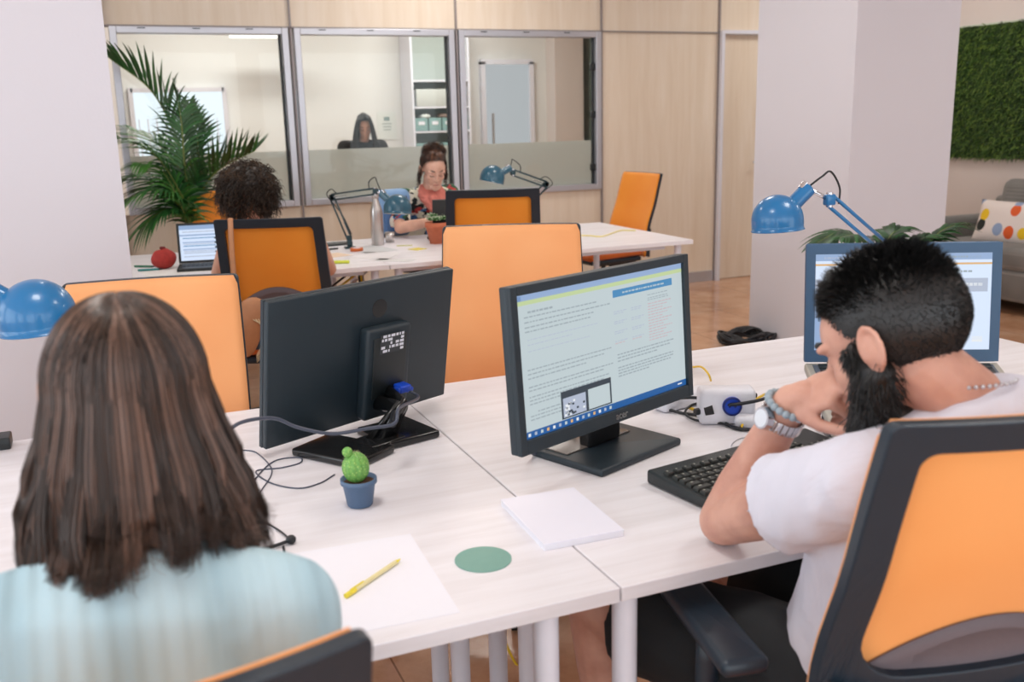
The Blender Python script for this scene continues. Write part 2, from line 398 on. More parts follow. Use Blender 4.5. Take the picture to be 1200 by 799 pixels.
# wood partition with three windows
wins = [(.17, 1.335), (1.375, 2.57), (2.605, 3.81)]
WZ0, WZ1 = .86, 2.10
b = B()
mods = [-3.7, -2.355, -1.115, .12, 1.355, 2.59, 3.82, 4.94]
for i in range(len(mods) - 1):
    x0, x1 = mods[i] + .003, mods[i + 1] - .003
    b.box(((x0 + x1) / 2, WY + .05, (2.108 + CEIL) / 2), (x1 - x0, .1, CEIL - 2.108))
    if i in (3, 4, 5): b.box(((x0 + x1) / 2, WY + .05, (WZ0 + .08) / 2), (x1 - x0, .1, WZ0 - .08))
    else: b.box(((x0 + x1) / 2, WY + .05, (2.1 + .08) / 2), (x1 - x0, .1, 2.1 - .08))
b.box((5.84 + .3, WY + .05, CEIL / 2), (1.35, .1, CEIL)); b.box((5.2, WY + .05, (2.125 + CEIL) / 2), (.515, .1, CEIL - 2.125))
struct(b.build('wall_back', M['birch']))
n = 1
for x in mods[1:]:
    top = CEIL; z0 = 0
    o = B().box((x, WY + .03, (z0 + top) / 2), (.012, .1, top - z0)).build('trim_%d' % n, M['seam']); struct(o); n += 1
o = B().box((.6, WY + .03, 2.104), (8.7, .1, .009)).build('trim_%d' % n, M['seam']); struct(o); n += 1
o = B().box((.115, WY - .02, 1.6), (.035, .06, 2.6)).build('trim_%d' % n, M['purple']); struct(o)
for k, (x0, x1) in enumerate([(-3.7, 4.93), (5.47, 6.8)]):
    o = B().box(((x0 + x1) / 2, WY - .006, .045), (x1 - x0, .014, .09)).build('baseboard_back' if k == 0 else 'baseboard_corner', M['alu']); struct(o)
for i, (x0, x1) in enumerate(wins):
    b = B(); fw = .045; zc = (WZ0 + WZ1) / 2
    for x in (x0 + fw / 2, x1 - fw / 2): b.box((x, WY + .02, zc), (fw, .1, WZ1 - WZ0))
    for z in (WZ0 + fw / 2, WZ1 - fw / 2): b.box(((x0 + x1) / 2, WY + .02, z), (x1 - x0 - 2 * fw, .1, fw))
    w = b.build('window_%d' % (i + 1), M['alu']); struct(w); soften(w, .004)
    B().box(((x0 + x1) / 2, WY + .03, zc), (x1 - x0 - 2 * fw, .006, WZ1 - WZ0 - 2 * fw)).build('pane', M['glass'], w)
    B().box(((x0 + x1) / 2, WY + .036, (WZ0 + fw + 1.255) / 2), (x1 - x0 - 2 * fw, .003, 1.255 - WZ0 - fw)).build('frosted_film', M['film'], w)
    g = B(); g.box((x1 - fw - .012, WY + .022, zc), (.016, .02, WZ1 - WZ0 - 2 * fw)); g.build('gasket', M['black_plastic'], w)
    if i == 2:
        for z in (1.83, 1.46, 1.04):
            B().box((x1 - fw - .02, WY + .005, z), (.04, .03, .055), bev=.006).build('hinge', M['black_plastic'], w)
    for z in (WZ1 - .012,):
        h = B()
        for q in range(3): h.box((x0 + .2 + q * .35, WY - .032, z), (.05, .008, .006))
        h.build('drain_slots', M['black_plastic'], w)
d = B().box((5.21, WY + .03, 1.045), (.5, .04, 2.08)).build('door_1', M['birch']); struct(d)
fr = B(); fr.box((4.955, WY + .01, 1.06), (.03, .13, 2.12)); fr.box((5.465, WY + .01, 1.06), (.03, .13, 2.12)); fr.box((5.21, WY + .01, 2.108), (.48, .13, .03)); fr.build('door_frame', M['white_metal'], d)
b = B(); b.cyl((5.4, WY + .01, 1.02), (5.4, WY - .05, 1.02), .012); b.tube([(5.4, WY - .05, 1.02), (5.3, WY - .05, 1.02)], .01); b.build('handle', M['alu'], d)
# columns
o = B().box((-.86, 3.75, CEIL / 2), (1.86, .6, CEIL)).build('wall_column', M['white_paint']); struct(o)
o = B().box((4.22, 4.72, CEIL / 2), (.74, .86, CEIL)).build('wall_pillar', M['white_paint']); struct(o)
# back room
struct(B().box((1.5, 9.96, CEIL / 2), (10.6, .1, CEIL)).build('wall_office_back', M['office_paint']))
struct(B().box((4.79, 9.80, CEIL / 2), (.34, .22, CEIL)).build('wall_office_column', M['cream_paint']))
struct(B().box((5.95, 8.55, CEIL / 2), (.1, 2.72, CEIL)).build('wall_office_side', M['cream_paint']))
# window of the office onto the street, with bars
w = B(); x0, x1, z0, z1 = .36, 1.2, 1.16, 1.78
for x in (x0, x1): w.box((x, 9.89, (z0 + z1) / 2), (.04, .05, z1 - z0 + .04))
for z in (z0, z1): w.box(((x0 + x1) / 2, 9.89, z), (x1 - x0, .05, .04))
w = struct(w.build('window_4', M['white_paint']))
B().box(((x0 + x1) / 2, 9.895, (z0 + z1) / 2), (x1 - x0, .02, z1 - z0)).build('pane', emis('daylight_pane', rgb(235, 245, 255), 1.15), w)
g = B()
for k in range(10): g.cyl((x0 + .05 + k * .078, 9.87, z0), (x0 + .05 + k * .078, 9.87, z0 + .36), .006, n=6)
g.build('window_bars', M['white_metal'], w)
# bright glazed door in the office
w = B(); x0, x1, z0, z1 = 3.86, 4.42, 0, 2.03
for x in (x0, x1): w.box((x, 9.88, z1 / 2), (.05, .07, z1))
w.box(((x0 + x1) / 2, 9.88, z1), (x1 - x0 + .05, .07, .05)); w = struct(w.build('door_2', M['white_metal']))
B().box(((x0 + x1) / 2, 9.89, z1 / 2), (x1 - x0 - .04, .02, z1 - .03)).build('glazing', emis('bright_frosted_glazing', rgb(226, 230, 236), .62), w)
b = B(); b.cyl((3.95, 9.83, .9), (3.95, 9.83, 1.5), .014); b.build('pull_handle', M['steel'], w)
# ------------------------------------------------------------------ light
def area(name, loc, rot, sx, sy, power, col=(1, 1, 1)):
    l = bpy.data.lights.new(name, 'AREA'); l.shape = 'RECTANGLE'; l.size = sx; l.size_y = sy; l.energy = power; l.color = col
    o = bpy.data.objects.new(name, l); COL.objects.link(o); o.location = loc; o.rotation_euler = rot; return o
day = (.90, .95, 1.0)
# daylight entering through the real window openings
for y0, y1 in ((-2.6, -.4), (.2, 2.6), (3.2, 5.6)): area('window_daylight', (-3.68, (y0 + y1) / 2, 1.55), (0, R_(-90), 0), 2.0, y1 - y0, 42, day)
for x0, x1 in ((-3.0, -.6), (-.2, 2.4), (2.8, 6.0)): area('window_daylight', ((x0 + x1) / 2, -3.42, 1.5), (R_(90), 0, 0), x1 - x0, 2.3, 50, day)
wd = bpy.data.worlds.new('sky'); scene.world = wd; wd.use_nodes = True
bg = wd.node_tree.nodes['Background']; bg.inputs[0].default_value = (.80, .90, 1, 1); bg.inputs[1].default_value = .9
# unseen ceiling luminaires, added to brighten the open office and the back office
M['led'] = emis('led_diffuser', (1, .96, .9, 1), 2.5)
def panel(x, y, label, sx=.6, sy=.6, power=15):
    t = thing('ceiling_light', label, 'ceiling light', (x, y, CEIL - .03), 0, 'added ceiling lights')
    f = B()
    for a in (-1, 1): f.box((a * sx / 2, 0, .01), (.03, sy + .03, .04)); f.box((0, a * sy / 2, .01), (sx - .03, .03, .04))
    f.build('frame', M['white_metal'], t); B().box((0, 0, .01), (sx - .03, sy - .03, .02)).build('diffuser', M['led'], t)
    area('added_glow', (x, y, CEIL - .06), (0, 0, 0), sx - .05, sy - .05, power, (1, .96, .91))
for i, (x, y) in enumerate([(0, 1.5), (2.4, 1.5), (0, 4.2), (2.4, 4.2), (5.6, 2.6), (5.6, 6.0), (2.4, 6.2)]):
    panel(x, y, 'square white ceiling light added out of view to light the open office')
for x, y in ((1.0, 8.7), (3.2, 8.7)): panel(x, y, 'flat white ceiling light added out of view to light the glazed back office', 1.2, .3, 40)
t = thing('ceiling_light', 'bright slim ceiling light seen through the top of the left window', 'ceiling light', (1.45, 9.4, 2.225))
f = B(); f.box((0, 0, .03), (.44, .16, .03)); f.box((-.15, 0, .34), (.006, .006, .6)); f.box((.15, 0, .34), (.006, .006, .6)); f.build('housing', M['white_metal'], t)
B().box((0, 0, .005), (.42, .14, .02)).build('diffuser', M['led'], t)

# ------------------------------------------------------------------ desks
TOP = .74
def desk(label, x0, x1, y0, y1, legs, group, loc=None):
    t = thing('desk', label, 'desk', ((x0 + x1) / 2, (y0 + y1) / 2, 0), 0, group)
    cx, cy = (x0 + x1) / 2, (y0 + y1) / 2
    o = B().box((0, 0, TOP - .0125), (x1 - x0, y1 - y0, .025)).build('worktop', [M['desk_white']], t); soften(o, .002)
    for yy in (y0 + .16, y1 - .16): B().box((0, yy - cy, TOP - .045), (x1 - x0 - .2, .03, .038)).build('rail', M['white_metal'], t)
    for lx, ly in legs:
        l = B().cyl((lx - cx, ly - cy, .03), (lx - cx, ly - cy, TOP - .026), .0205, n=24).build('leg', M['white_metal'], t)
        B().cyl((lx - cx, ly - cy, 0), (lx - cx, ly - cy, .034), .019, n=20).build('foot', M['rubber'], l)
    return t
desk('near white desk on the left carrying the monitor seen from behind', -.98, .672, 1.2, 2.45, [(.565, 1.245), (.605, 1.78), (.625, 1.99), (.616, 2.41), (-.9, 1.25), (-.9, 2.4)], None)
desk('near white desk on the right carrying the lit monitor and open laptop', .675, 2.55, 1.2, 2.45, [(.705, 1.245), (.70, 1.63), (.70, 1.80), (.76, 2.41), (2.47, 1.25), (2.47, 2.4)], None)
desk('far white desk on the left beside the palm', -.35, 1.31, 4.72, 5.87, [(-.28, 4.79), (1.25, 4.79), (-.28, 5.8), (1.25, 5.8)], None)
desk('far white desk in the middle holding the steel bottle', 1.313, 2.30, 4.72, 5.87, [(1.375, 4.79), (2.24, 4.79), (1.375, 5.8), (2.24, 5.8)], None)
desk('far white desk at the right end with a bare top', 2.303, 3.12, 4.72, 5.87, [(2.37, 4.79), (3.06, 4.79), (2.37, 5.8), (3.06, 5.8)], None)

# ------------------------------------------------------------------ chairs
def backmap(x, s, dy=0):
    """a point of the backrest: x across, s up from its lower edge; dy outwards to the back"""
    y = -.03 - .13 * s - .15 * s * s + .022 * math.sin(min(max(s, 0) / .40, 1) * PI) ** 2 + 1.1 * x * x * .5
    return Vector((x, -.20 + y - dy, s))
BH = .585; BW = .47
def make_chair(name, label, loc, rz, seat_h=.46, back0=.56, arms=True, mesh=None, group='orange task chairs'):
    mesh = mesh or M['orange']
    t = thing(name, label, 'chair', loc, rz, group)
    W = BW / 2
    def hw(s): return W * (1 - .05 * (s / BH) ** 2 - .02 * (1 - s / BH))
    # orange mesh face, thin wrapped shell
    b = B(); nx, ns = 20, 26; vs = []
    def shell(off):
        for j in range(ns + 1):
            s = BH * j / ns
            for i in range(nx + 1):
                u = -1 + 2 * i / nx
                rr = .009
                hh = hw(s)
                # rounded outer corners
                for edge in (s, BH - s):
                    if edge < rr: hh = min(hh, hw(s) - rr + math.sqrt(max(rr * rr - (rr - edge) ** 2, 0)))
                vs.append(backmap(u * hh, s, off) + Vector((0, 0, back0)))
    shell(0); shell(.007)
    q = (nx + 1) * (ns + 1); fs = []
    for j in range(ns):
        for i in range(nx):
            a = j * (nx + 1) + i; fs.append((a, a + nx + 1, a + nx + 2, a + 1)); fs.append((a + q, a + 1 + q, a + nx + 2 + q, a + nx + 1 + q))
    ed = [i for i in range(nx + 1)] + [j * (nx + 1) + nx for j in range(1, ns + 1)] + [ns * (nx + 1) + i for i in range(nx - 1, -1, -1)] + [j * (nx + 1) for j in range(ns - 1, 0, -1)]
    for k in range(len(ed)): a, c = ed[k], ed[(k + 1) % len(ed)]; fs.append((a, c, c + q, a + q))
    b.add(vs, fs, True); b.build('backrest', mesh, t)
    # black rear frame: ring with a rounded lower opening
    def ring(outer, inner, d0, d1, nm, mat, par=t):
        b = B(); n = len(outer); vs = []
        mid = [[(a[0] + (c[0] - a[0]) * f, a[1] + (c[1] - a[1]) * f) for a, c in zip(outer, inner)] for f in (0, .16, .33, .5, .67, .84, 1)]
        lay = [(d0, l) for l in mid] + [(d1, l) for l in reversed(mid)]; Q = len(lay)
        for d, lst in lay:
            for x, s in lst: vs.append(backmap(x, s, d) + Vector((0, 0, back0)))
        fs = []
        for k in range(n):
            k2 = (k + 1) % n
            for a in range(Q): c = (a + 1) % Q; fs.append((a * n + k, a * n + k2, c * n + k2, c * n + k))
        b.add(vs, fs, False); o = b.build(nm, mat, par); return soften(o, .003, 2, 35)
    def loop(ins_side, ins_top, ins_bot, rad_top, rad_bot, m=12, k=6):
        pts = []
        s1, s0 = BH - ins_top, ins_bot
        for j in range(m): pts.append((s0 + rad_bot + (s1 - rad_top - s0 - rad_bot) * j / m, 1, 'r'))
        out = []
        xr = lambda s: hw(s) - ins_side
        for j in range(m): s = s0 + rad_bot + (s1 - rad_top - s0 - rad_bot) * j / m; out.append((xr(s), s))
        for j in range(k): a = PI / 2 * j / k; s = s1 - rad_top + rad_top * math.sin(a); out.append((xr(s) - rad_top + rad_top * math.cos(a), s))
        for j in range(m): out.append(((xr(s1) - rad_top) * (1 - 2 * j / m), s1))
        for j in range(k): a = PI / 2 * (1 + j / k); s = s1 - rad_top + rad_top * math.sin(a); out.append((-xr(s) + rad_top + rad_top * math.cos(a), s))
        for j in range(m): s = s1 - rad_top - (s1 - rad_top - s0 - rad_bot) * j / m; out.append((-xr(s), s))
        for j in range(k): a = PI + PI / 2 * j / k; s = s0 + rad_bot + rad_bot * math.sin(a); out.append((-xr(s) + rad_bot + rad_bot * math.cos(a), s))
        for j in range(m): out.append(((-xr(s0) + rad_bot) * (1 - 2 * j / m), s0))
        for j in range(k): a = PI * 1.5 + PI / 2 * j / k; s = s0 + rad_bot + rad_bot * math.sin(a); out.append((xr(s) - rad_bot + rad_bot * math.cos(a), s))
        return out
    ring(loop(-.004, -.002, 0, .012, .03), loop(.040, .038, .20, .02, .07), .0075, .030, 'back_frame', M['frame_black'])
    b = B(); vs = []; nn = 24; pw_ = W * .84
    for i in range(nn + 1):
        x = -pw_ + 2 * pw_ * i / nn; st_ = .18 + .10 * math.cos(PI / 2 * min(abs(x) / pw_, 1)) ** .9
        for s in (.15, .15 + (st_ - .15) * .35, .15 + (st_ - .15) * .7, st_): vs.append(backmap(x, s, .0115) + Vector((0, 0, back0)))
        for s in (st_, .15): vs.append(backmap(x, s, .0085) + Vector((0, 0, back0)))
    b.add(vs, [(i * 6 + a, i * 6 + (a + 1) % 6, (i + 1) * 6 + (a + 1) % 6, (i + 1) * 6 + a) for i in range(nn) for a in range(6)] + [tuple(range(6)), tuple(reversed([nn * 6 + a for a in range(6)]))], True); b.build('lumbar_pad', M['lumbar_grey'], t)
    # lumbar carrier: darker lower bar and the upright that joins the seat
    b = B(); nn = 16
    vs = []
    for i in range(nn + 1):
        x = -W * .93 + 1.86 * W * i / nn; dip = .05 * (1 - (x / W) ** 2)
        for (s, d) in ((.205 - dip, .030), (.205 - dip, .046), (.0, .046), (.0, .030)): vs.append(backmap(x, s, d) + Vector((0, 0, back0)))
    fs = [(i * 4 + a, i * 4 + (a + 1) % 4, (i + 1) * 4 + (a + 1) % 4, (i + 1) * 4 + a) for i in range(nn) for a in range(4)] + [(0, 1, 2, 3), (nn * 4 + 3, nn * 4 + 2, nn * 4 + 1, nn * 4)]
    b.add(vs, fs, False); soften(b.build('lumbar_bar', M['frame_black'], t), .003, 2)
    b = B(); p = [backmap(0, .10, .05) + Vector((0, 0, back0)), backmap(0, -.02, .06) + Vector((0, 0, back0)), Vector((0, -.24, seat_h - .09)), Vector((0, -.05, seat_h - .1))]
    b.tube(spline(p, 6), .034, 10, flat=.45, up=(1, 0, 0)); b.build('back_support', M['frame_black'], t)
    # seat
    b = B(); b.box((0, .04, seat_h - .005), (.48, .47, .07), bev=.034)
    b.v = [v + Vector((0, 0, -.018 * max(0, (v.y - .04) / .235) ** 2 + .010 * (abs(v.x) / .24) ** 2)) for v in b.v]; b.build('seat', M['seat_orange'], t)
    B().box((0, .04, seat_h - .055), (.45, .44, .035), bev=.015).build('seat_pan', M['frame_black'], t)
    b = B(); b.box((0, -.01, seat_h - .085), (.2, .24, .04), bev=.012); b.tube([(0.08, .03, seat_h - .09), (.27, .05, seat_h - .095)], .006); b.build('tilt_mechanism', M['black_plastic'], t)
    b = B(); b.cyl((0, 0, .10), (0, 0, .26), .028); b.cyl((0, 0, .26), (0, 0, seat_h - .08), .016); b.build('gas_lift', M['black_plastic'], t)
    for k in range(5):
        a = PI / 2 + k * 2 * PI / 5; dx, dy = math.cos(a), math.sin(a)
        l = B().tube([(.02 * dx, .02 * dy, .115), (.16 * dx, .16 * dy, .105), (.29 * dx, .29 * dy, .078)], [.026, .021, .016], 10).build('base_leg', M['black_plastic'], t)
        c = B(); px, py = -dy, dx
        for sgn in (-1, 1):
            q = Vector((.29 * dx + px * .017 * sgn, .29 * dy + py * .017 * sgn, .029)); c.cyl(q - Vector((px, py, 0)) * .008, q + Vector((px, py, 0)) * .008, .028, n=18)
        c.cyl((.29 * dx, .29 * dy, .03), (.29 * dx, .29 * dy, .08), .008); c.build('caster', M['rubber'], l)
    if arms:
        for sx in (-1, 1):
            b = B(); b.tube(spline([(sx * .12, .02, seat_h - .075), (sx * .255, .02, seat_h - .07), (sx * .275, .02, seat_h - .03), (sx * .275, .02, seat_h + .19)], 5), [.02] * 16, 10, flat=.55, up=(0, 1, 0))
            a = b.build('armrest', M['frame_black'], t)
            p_ = B(); p_.box((sx * .272, .02, seat_h + .205), (.075, .27, .028), bev=.012); p_.build('arm_pad', M['frame_black'], a)
    return t
# ------------------------------------------------------------------ chairs placed
make_chair('office_chair', 'orange mesh office chair with black frame and armrests under the bearded man', (1.075, 1.09, 0), R_(-11), back0=.52, mesh=M['orange_near'])
make_chair('office_chair', 'orange topped office chair at the lower left corner holding the long haired woman', (-.085, 1.07, 0), R_(5), back0=.44, arms=False, mesh=M['orange_near'])
make_chair('office_chair', 'empty pale orange office chair left of the monitor seen from behind', (.05, 2.44, 0), R_(171), back0=.46, arms=False, mesh=M['orange_pale'])
make_chair('office_chair', 'empty orange office chair facing the near desk between its two monitors', (1.10, 2.62, 0), R_(157), back0=.52, arms=False, mesh=M['orange_pale'])
make_chair('office_chair', 'orange office chair with black rim holding the curly haired woman', (.76, 4.50, 0), R_(-20), back0=.475, arms=False)
make_chair('office_chair', 'empty orange office chair with black rim in front of the woman in the floral top', (1.87, 4.70, 0), R_(-21), back0=.53, arms=False)
make_chair('office_chair', 'empty orange office chair alone at the right end of the far desks', (3.33, 6.20, 0), R_(96), back0=.45, arms=False, seat_h=.5)
make_chair('office_chair', 'orange office chair half hidden behind the curly haired woman next to the palm', (.70, 6.22, 0), R_(172), back0=.45, arms=False)

# ------------------------------------------------------------------ screens
def screen_mesh(w, h, rects, mats, name, parent, y=0, mat=None):
    """a lit panel facing local -y, with its printed page; rects (x0,z0,x1,z1,mi) in 0..1 from the lower left; layer by order"""
    b = B()
    def q(x0, z0, x1, z1, d, mi): b.add([((x0 - .5) * w, y - d, (z0 - .5) * h), ((x1 - .5) * w, y - d, (z0 - .5) * h), ((x1 - .5) * w, y - d, (z1 - .5) * h), ((x0 - .5) * w, y - d, (z1 - .5) * h)], [(0, 1, 2, 3)], False, mi)
    q(0, 0, 1, 1, 0, 0)
    for i, r in enumerate(rects): q(r[0], r[1], r[2], r[3], .0002 + .0002 * (r[5] if len(r) > 5 else 0), r[4])
    if mat is not None: b.xf(mat)
    return b.build(name, mats, parent)
M['scr_page'] = emis('screen_page', rgb(196, 210, 214), 0.92)
M['scr_text'] = emis('screen_text', rgb(158, 172, 180), 0.92)
M['scr_blue'] = emis('screen_blue_bar', rgb(70, 140, 190), 0.92)
M['scr_task'] = emis('screen_taskbar', rgb(22, 92, 160), 0.92)
M['scr_green'] = emis('screen_green_strip', rgb(196, 214, 160), 0.92)
M['scr_dark'] = emis('screen_dark', rgb(50, 62, 74), 0.92)
M['scr_white'] = emis('screen_white', rgb(236, 240, 244), 0.92)
M['scr_bright'] = emis('screen_bright_page', rgb(200, 214, 236), 1.15)
M['scr_pale'] = emis('screen_pale_blue', rgb(150, 176, 214), 0.92)
M['scr_orange'] = emis('screen_orange', rgb(226, 180, 120), 0.92)
M['scr_lilac'] = emis('screen_lilac', rgb(180, 190, 210), 0.92)
M['scr_red'] = emis('screen_rose', rgb(205, 178, 186), 0.92)
SM = [M['scr_page'], M['scr_text'], M['scr_blue'], M['scr_task'], M['scr_green'], M['scr_dark'], M['scr_white'], M['scr_lilac'], M['scr_orange'], M['scr_red'], M['scr_pale']]
rnd = random.Random(3)
def textline(x0, x1, z, h, mi=1):
    out = []; x = x0
    while x < x1 - .008:
        w = rnd.uniform(.008, .026); w = min(w, x1 - x); out.append((x, z, x + w, z + h, mi)); x += w + .005
    return out
def monitor(label, cent, rz, tilt, w, h, base_loc, screen=None):
    """cent: centre of the panel in world; the panel faces local -y; the foot stands at base_loc"""
    t = thing('monitor', label, 'monitor', (base_loc[0], base_loc[1], TOP), rz)
    L = Matrix.Rotation(-rz, 4, 'Z') @ (Vector(cent) - Vector((base_loc[0], base_loc[1], TOP)))
    T = Matrix.Translation(L) @ Matrix.Rotation(tilt, 4, 'X')
    b = B(); b.box((0, .012, 0), (w, .022, h), bev=.004); b.xf(T); hs = b.build('housing', M['monitor_black'], t)
    bz = .018
    fr = B()
    for s in (-1, 1): fr.box((s * (w / 2 - bz / 2), -.002, 0), (bz, .012, h)); 
    fr.box((0, -.002, h / 2 - bz / 2), (w - 2 * bz, .012, bz)); fr.box((0, -.002, -h / 2 + .014), (w - 2 * bz, .012, .028)); fr.xf(T)
    soften(fr.build('bezel', M['monitor_black'], t), .002)
    cz = .005
    if screen: screen_mesh(w - 2 * bz, h - bz - .028, screen, SM, 'screen', t, 0, T @ Matrix.Translation((0, 0, cz)))
    else: screen_mesh(w - 2 * bz, h - bz - .028, [], [M['scr_page']], 'screen', t, 0, T @ Matrix.Translation((0, 0, cz)))
    return t, T, L
def led_text(body, size, mat, parent, T, name='logo', ext=.0006):
    c = bpy.data.curves.new(name, 'FONT'); c.body = body; c.size = size; c.extrude = ext; c.align_x = 'CENTER'; c.align_y = 'CENTER'
    o = bpy.data.objects.new(name, c); COL.objects.link(o)
    dg = bpy.context.evaluated_depsgraph_get(); me = bpy.data.meshes.new_from_object(o.evaluated_get(dg)); bpy.data.objects.remove(o)
    me.materials.clear(); me.materials.append(mat); o = bpy.data.objects.new(name, me); COL.objects.link(o); o.parent = parent; o.matrix_local = T; return o

# -- monitor seen from the front
S = 1.085
pg = []
pg += [(0, .955, 1, 1, 10), (0, .925, 1, .955, 4), (.0, .955, .03, .99, 3)]
pg += [(0, 0, 1, .05, 3, 1)]
pg += [(.54, .84, .93, .895, 2)] + textline(.60, .88, .86, .012, 0)
pg += textline(.06, .2, .865, .014)
for z, a, e in ((.835, .04, .44), (.80, .04, .52), (.765, .04, .42), (.735, .04, .40)): pg += textline(a, e, z, .009)
for z, a, e in ((.68, .05, .44), (.645, .05, .3), (.60, .05, .4)): pg += textline(a, e, z, .005, 7)
for z, a, e in ((.47, .04, .52), (.44, .04, .48), (.41, .04, .36), (.35, .04, .52), (.325, .04, .47), (.28, .04, .5), (.255, .04, .46), (.23, .04, .4), (.17, .08, .3), (.145, .04, .3), (.12, .04, .28)): pg += textline(a, e, z, .009)
for z in (.80, .775, .76): pg += textline(.76, .9, z, .006)
for k in range(14): pg += textline(.76, .92 - .03 * (k % 3), .73 - k * .022, .007, 9)
for k in range(4):
    for a in (.54, .65): pg += textline(a, a + .08, .73 - k * .075, .006, 7); pg += textline(a, a + .06, .715 - k * .075, .006, 9 if k == 3 else 7)
for z, a, e in ((.40, .55, .93), (.375, .55, .9), (.35, .55, .82), (.30, .55, .93), (.278, .55, .92), (.256, .55, .9), (.234, .55, .75)): pg += textline(a, e, z, .010)
pg += [(.205, .055, .50, .255, 5, 1), (.215, .065, .345, .205, 7, 2), (.36, .065, .49, .215, 0, 2)]
for k in range(26): x = .22 + rnd.random() * .11; z = .07 + rnd.random() * .1; pg.append((x, z, x + .012, z + .015, 5 if k % 2 else 6, 3))
for k in range(15): pg.append((.02 + k * .033, .014, .033 + k * .033, .036, [6, 7, 0, 8][k % 4], 2))
pg += [(.94, .02, .97, .03, 6, 2)]
c2 = Vector((0, 0, 1.45)) + S * (Vector((.854, 1.570, 1.023)) - Vector((0, 0, 1.45)))
rz2 = math.atan2(.189, .474)
# foot centre from the desk plane
t, T, L = monitor('wide black monitor with a lit document page, facing the bearded man', c2, rz2, R_(-4), .555, .322, (.955, 1.765), pg)
b = B(); b.xf(Matrix()); Lb = L
neck = B(); neck.box((L.x * 0 + .0, .02, .115), (.105, .034, .20), bev=.008)
neck.build('neck', M['gloss_black'], t)
ft = B(); ft.box((0, 0, .008), (.27, .20, .016), bev=.005); ft.build('foot_plate', M['monitor_black'], t)
B().box((-.01, .055, .0175), (.21, .085, .003), bev=.001).build('foot_inlay', plain('warm_grey_gloss', rgb(112, 104, 98), .25), t)
bb = B(); bb.box((0, .05, .24), (.2, .035, .16), bev=.01); bb.build('rear_box', M['monitor_black'], t)
led_text('acer', .022, M['bolt'], t, T @ Matrix.Translation((.02, -.0085, -.322 / 2 + .014)) @ Matrix.Rotation(R_(90), 4, 'X'))
ca = B(); ca.tube(spline([atz(612, 524, .78), atz(626, 531, .75), atz(650, 527, .745), atz(668, 511, .745), atz(672, 500, .78)], 8), .0038, 8); ca.build('cable', M['cable_grey'], t, world=True)

# -- monitor seen from behind (faces the opposite seats)
K = 1.02
P1 = [Vector((0, 0, 1.45)) + K * (Vector(p) - Vector((0, 0, 1.45))) for p in ((.277, 1.965, 1.103), (.765, 2.195, 1.11), (.74, 2.252, .775), (.252, 2.022, .768))]
c1 = sum(P1, Vector()) / 4; dirx = (P1[1] - P1[0]); rz1 = math.atan2(dirx.y, dirx.x) + PI
base1 = (.505, 2.035)
t = thing('monitor', 'black monitor seen from behind with a blue plug at its back', 'monitor', (base1[0], base1[1], TOP), rz1)
W1, H1 = .54, .335
L = Matrix.Rotation(-rz1, 4, 'Z') @ (c1 - Vector((base1[0], base1[1], TOP)))
T = Matrix.Translation(L) @ Matrix.Rotation(R_(-9), 4, 'X')
b = B(); b.box((0, .008, 0), (W1, .016, H1), bev=.004); b.xf(T); b.build('housing', M['monitor_black'], t)
fr = B()
for s in (-1, 1): fr.box((s * (W1 / 2 - .009), -.004, 0), (.018, .010, H1))
fr.box((0, -.004, H1 / 2 - .009), (W1 - .036, .01, .018)); fr.box((0, -.004, -H1 / 2 + .012), (W1 - .036, .01, .024)); fr.xf(T); fr.build('bezel', M['monitor_black'], t)
screen_mesh(W1 - .036, H1 - .042, [], [M['scr_page']], 'screen', t, 0, T @ Matrix.Translation((0, 0, .003)))
b = B(); b.box((-.045, .030, -.045), (.135, .034, .225), bev=.01); b.xf(T); b.build('rear_box', M['monitor_black'], t)
b = B(); b.box((-.045, .048, -.03), (.10, .004, .15), bev=.0015); b.xf(T); b.build('connector_plate', M['black_plastic'], t)
b = B(); b.cyl((-.035, .014, .105), (-.035, .0165, .105), .022, n=32); b.xf(T); b.build('round_badge', M['gloss_black'], t)
lab = B(); lab.add([(-.085, .0505, .005), (-.085, .0505, .052), (-.012, .0505, .052), (-.012, .0505, .005)], [(3, 2, 1, 0)])
stk = plain('rating_sticker_dark', rgb(52, 56, 60), .5); lab.xf(T); lab.build('sticker', stk, t)
mk = B(); rr = random.Random(5)
for row in range(5):
    x = -.084
    while x < -.018:
        w = rr.uniform(.004, .014)
        if rr.random() < .75: mk.add([(x, .0508, .008 + row * .009), (x, .0508, .0145 + row * .009), (x + w, .0508, .0145 + row * .009), (x + w, .0508, .008 + row * .009)], [(3, 2, 1, 0)])
        x += w + .003
mk.xf(T); mk.build('sticker_print', M['white_plastic'], t)
# swivel neck: two blades down to the split foot
nb = B(); top1 = T @ Vector((-.045, .035, -.14))
nb.tube([T @ Vector((-.05, .045, -.105)), Vector((-.045, .055, .09)), Vector((-.02, .02, .012))], [.026, .026, .03], 10, flat=.5, up=(0, 1, 0))
nb.tube([T @ Vector((-.02, .03, -.12)), Vector((-.03, .05, .09)), Vector((.0, .0, .012))], [.018, .02, .024], 10, flat=.5, up=(0, 1, 0))
nb.build('neck', M['gloss_black'], t)
ft = B(); ft.box((.085, .0, .010), (.125, .19, .018), rot=Matrix.Rotation(R_(10), 3, 'Z'), bev=.006); ft.box((-.075, .0, .010), (.135, .15, .018), rot=Matrix.Rotation(R_(-10), 3, 'Z'), bev=.006); ft.box((0, .02, .012), (.1, .08, .018), bev=.006)
ft.build('foot_plate', M['gloss_black'], t)
pw = T @ Vector((-.075, .062, -.085))
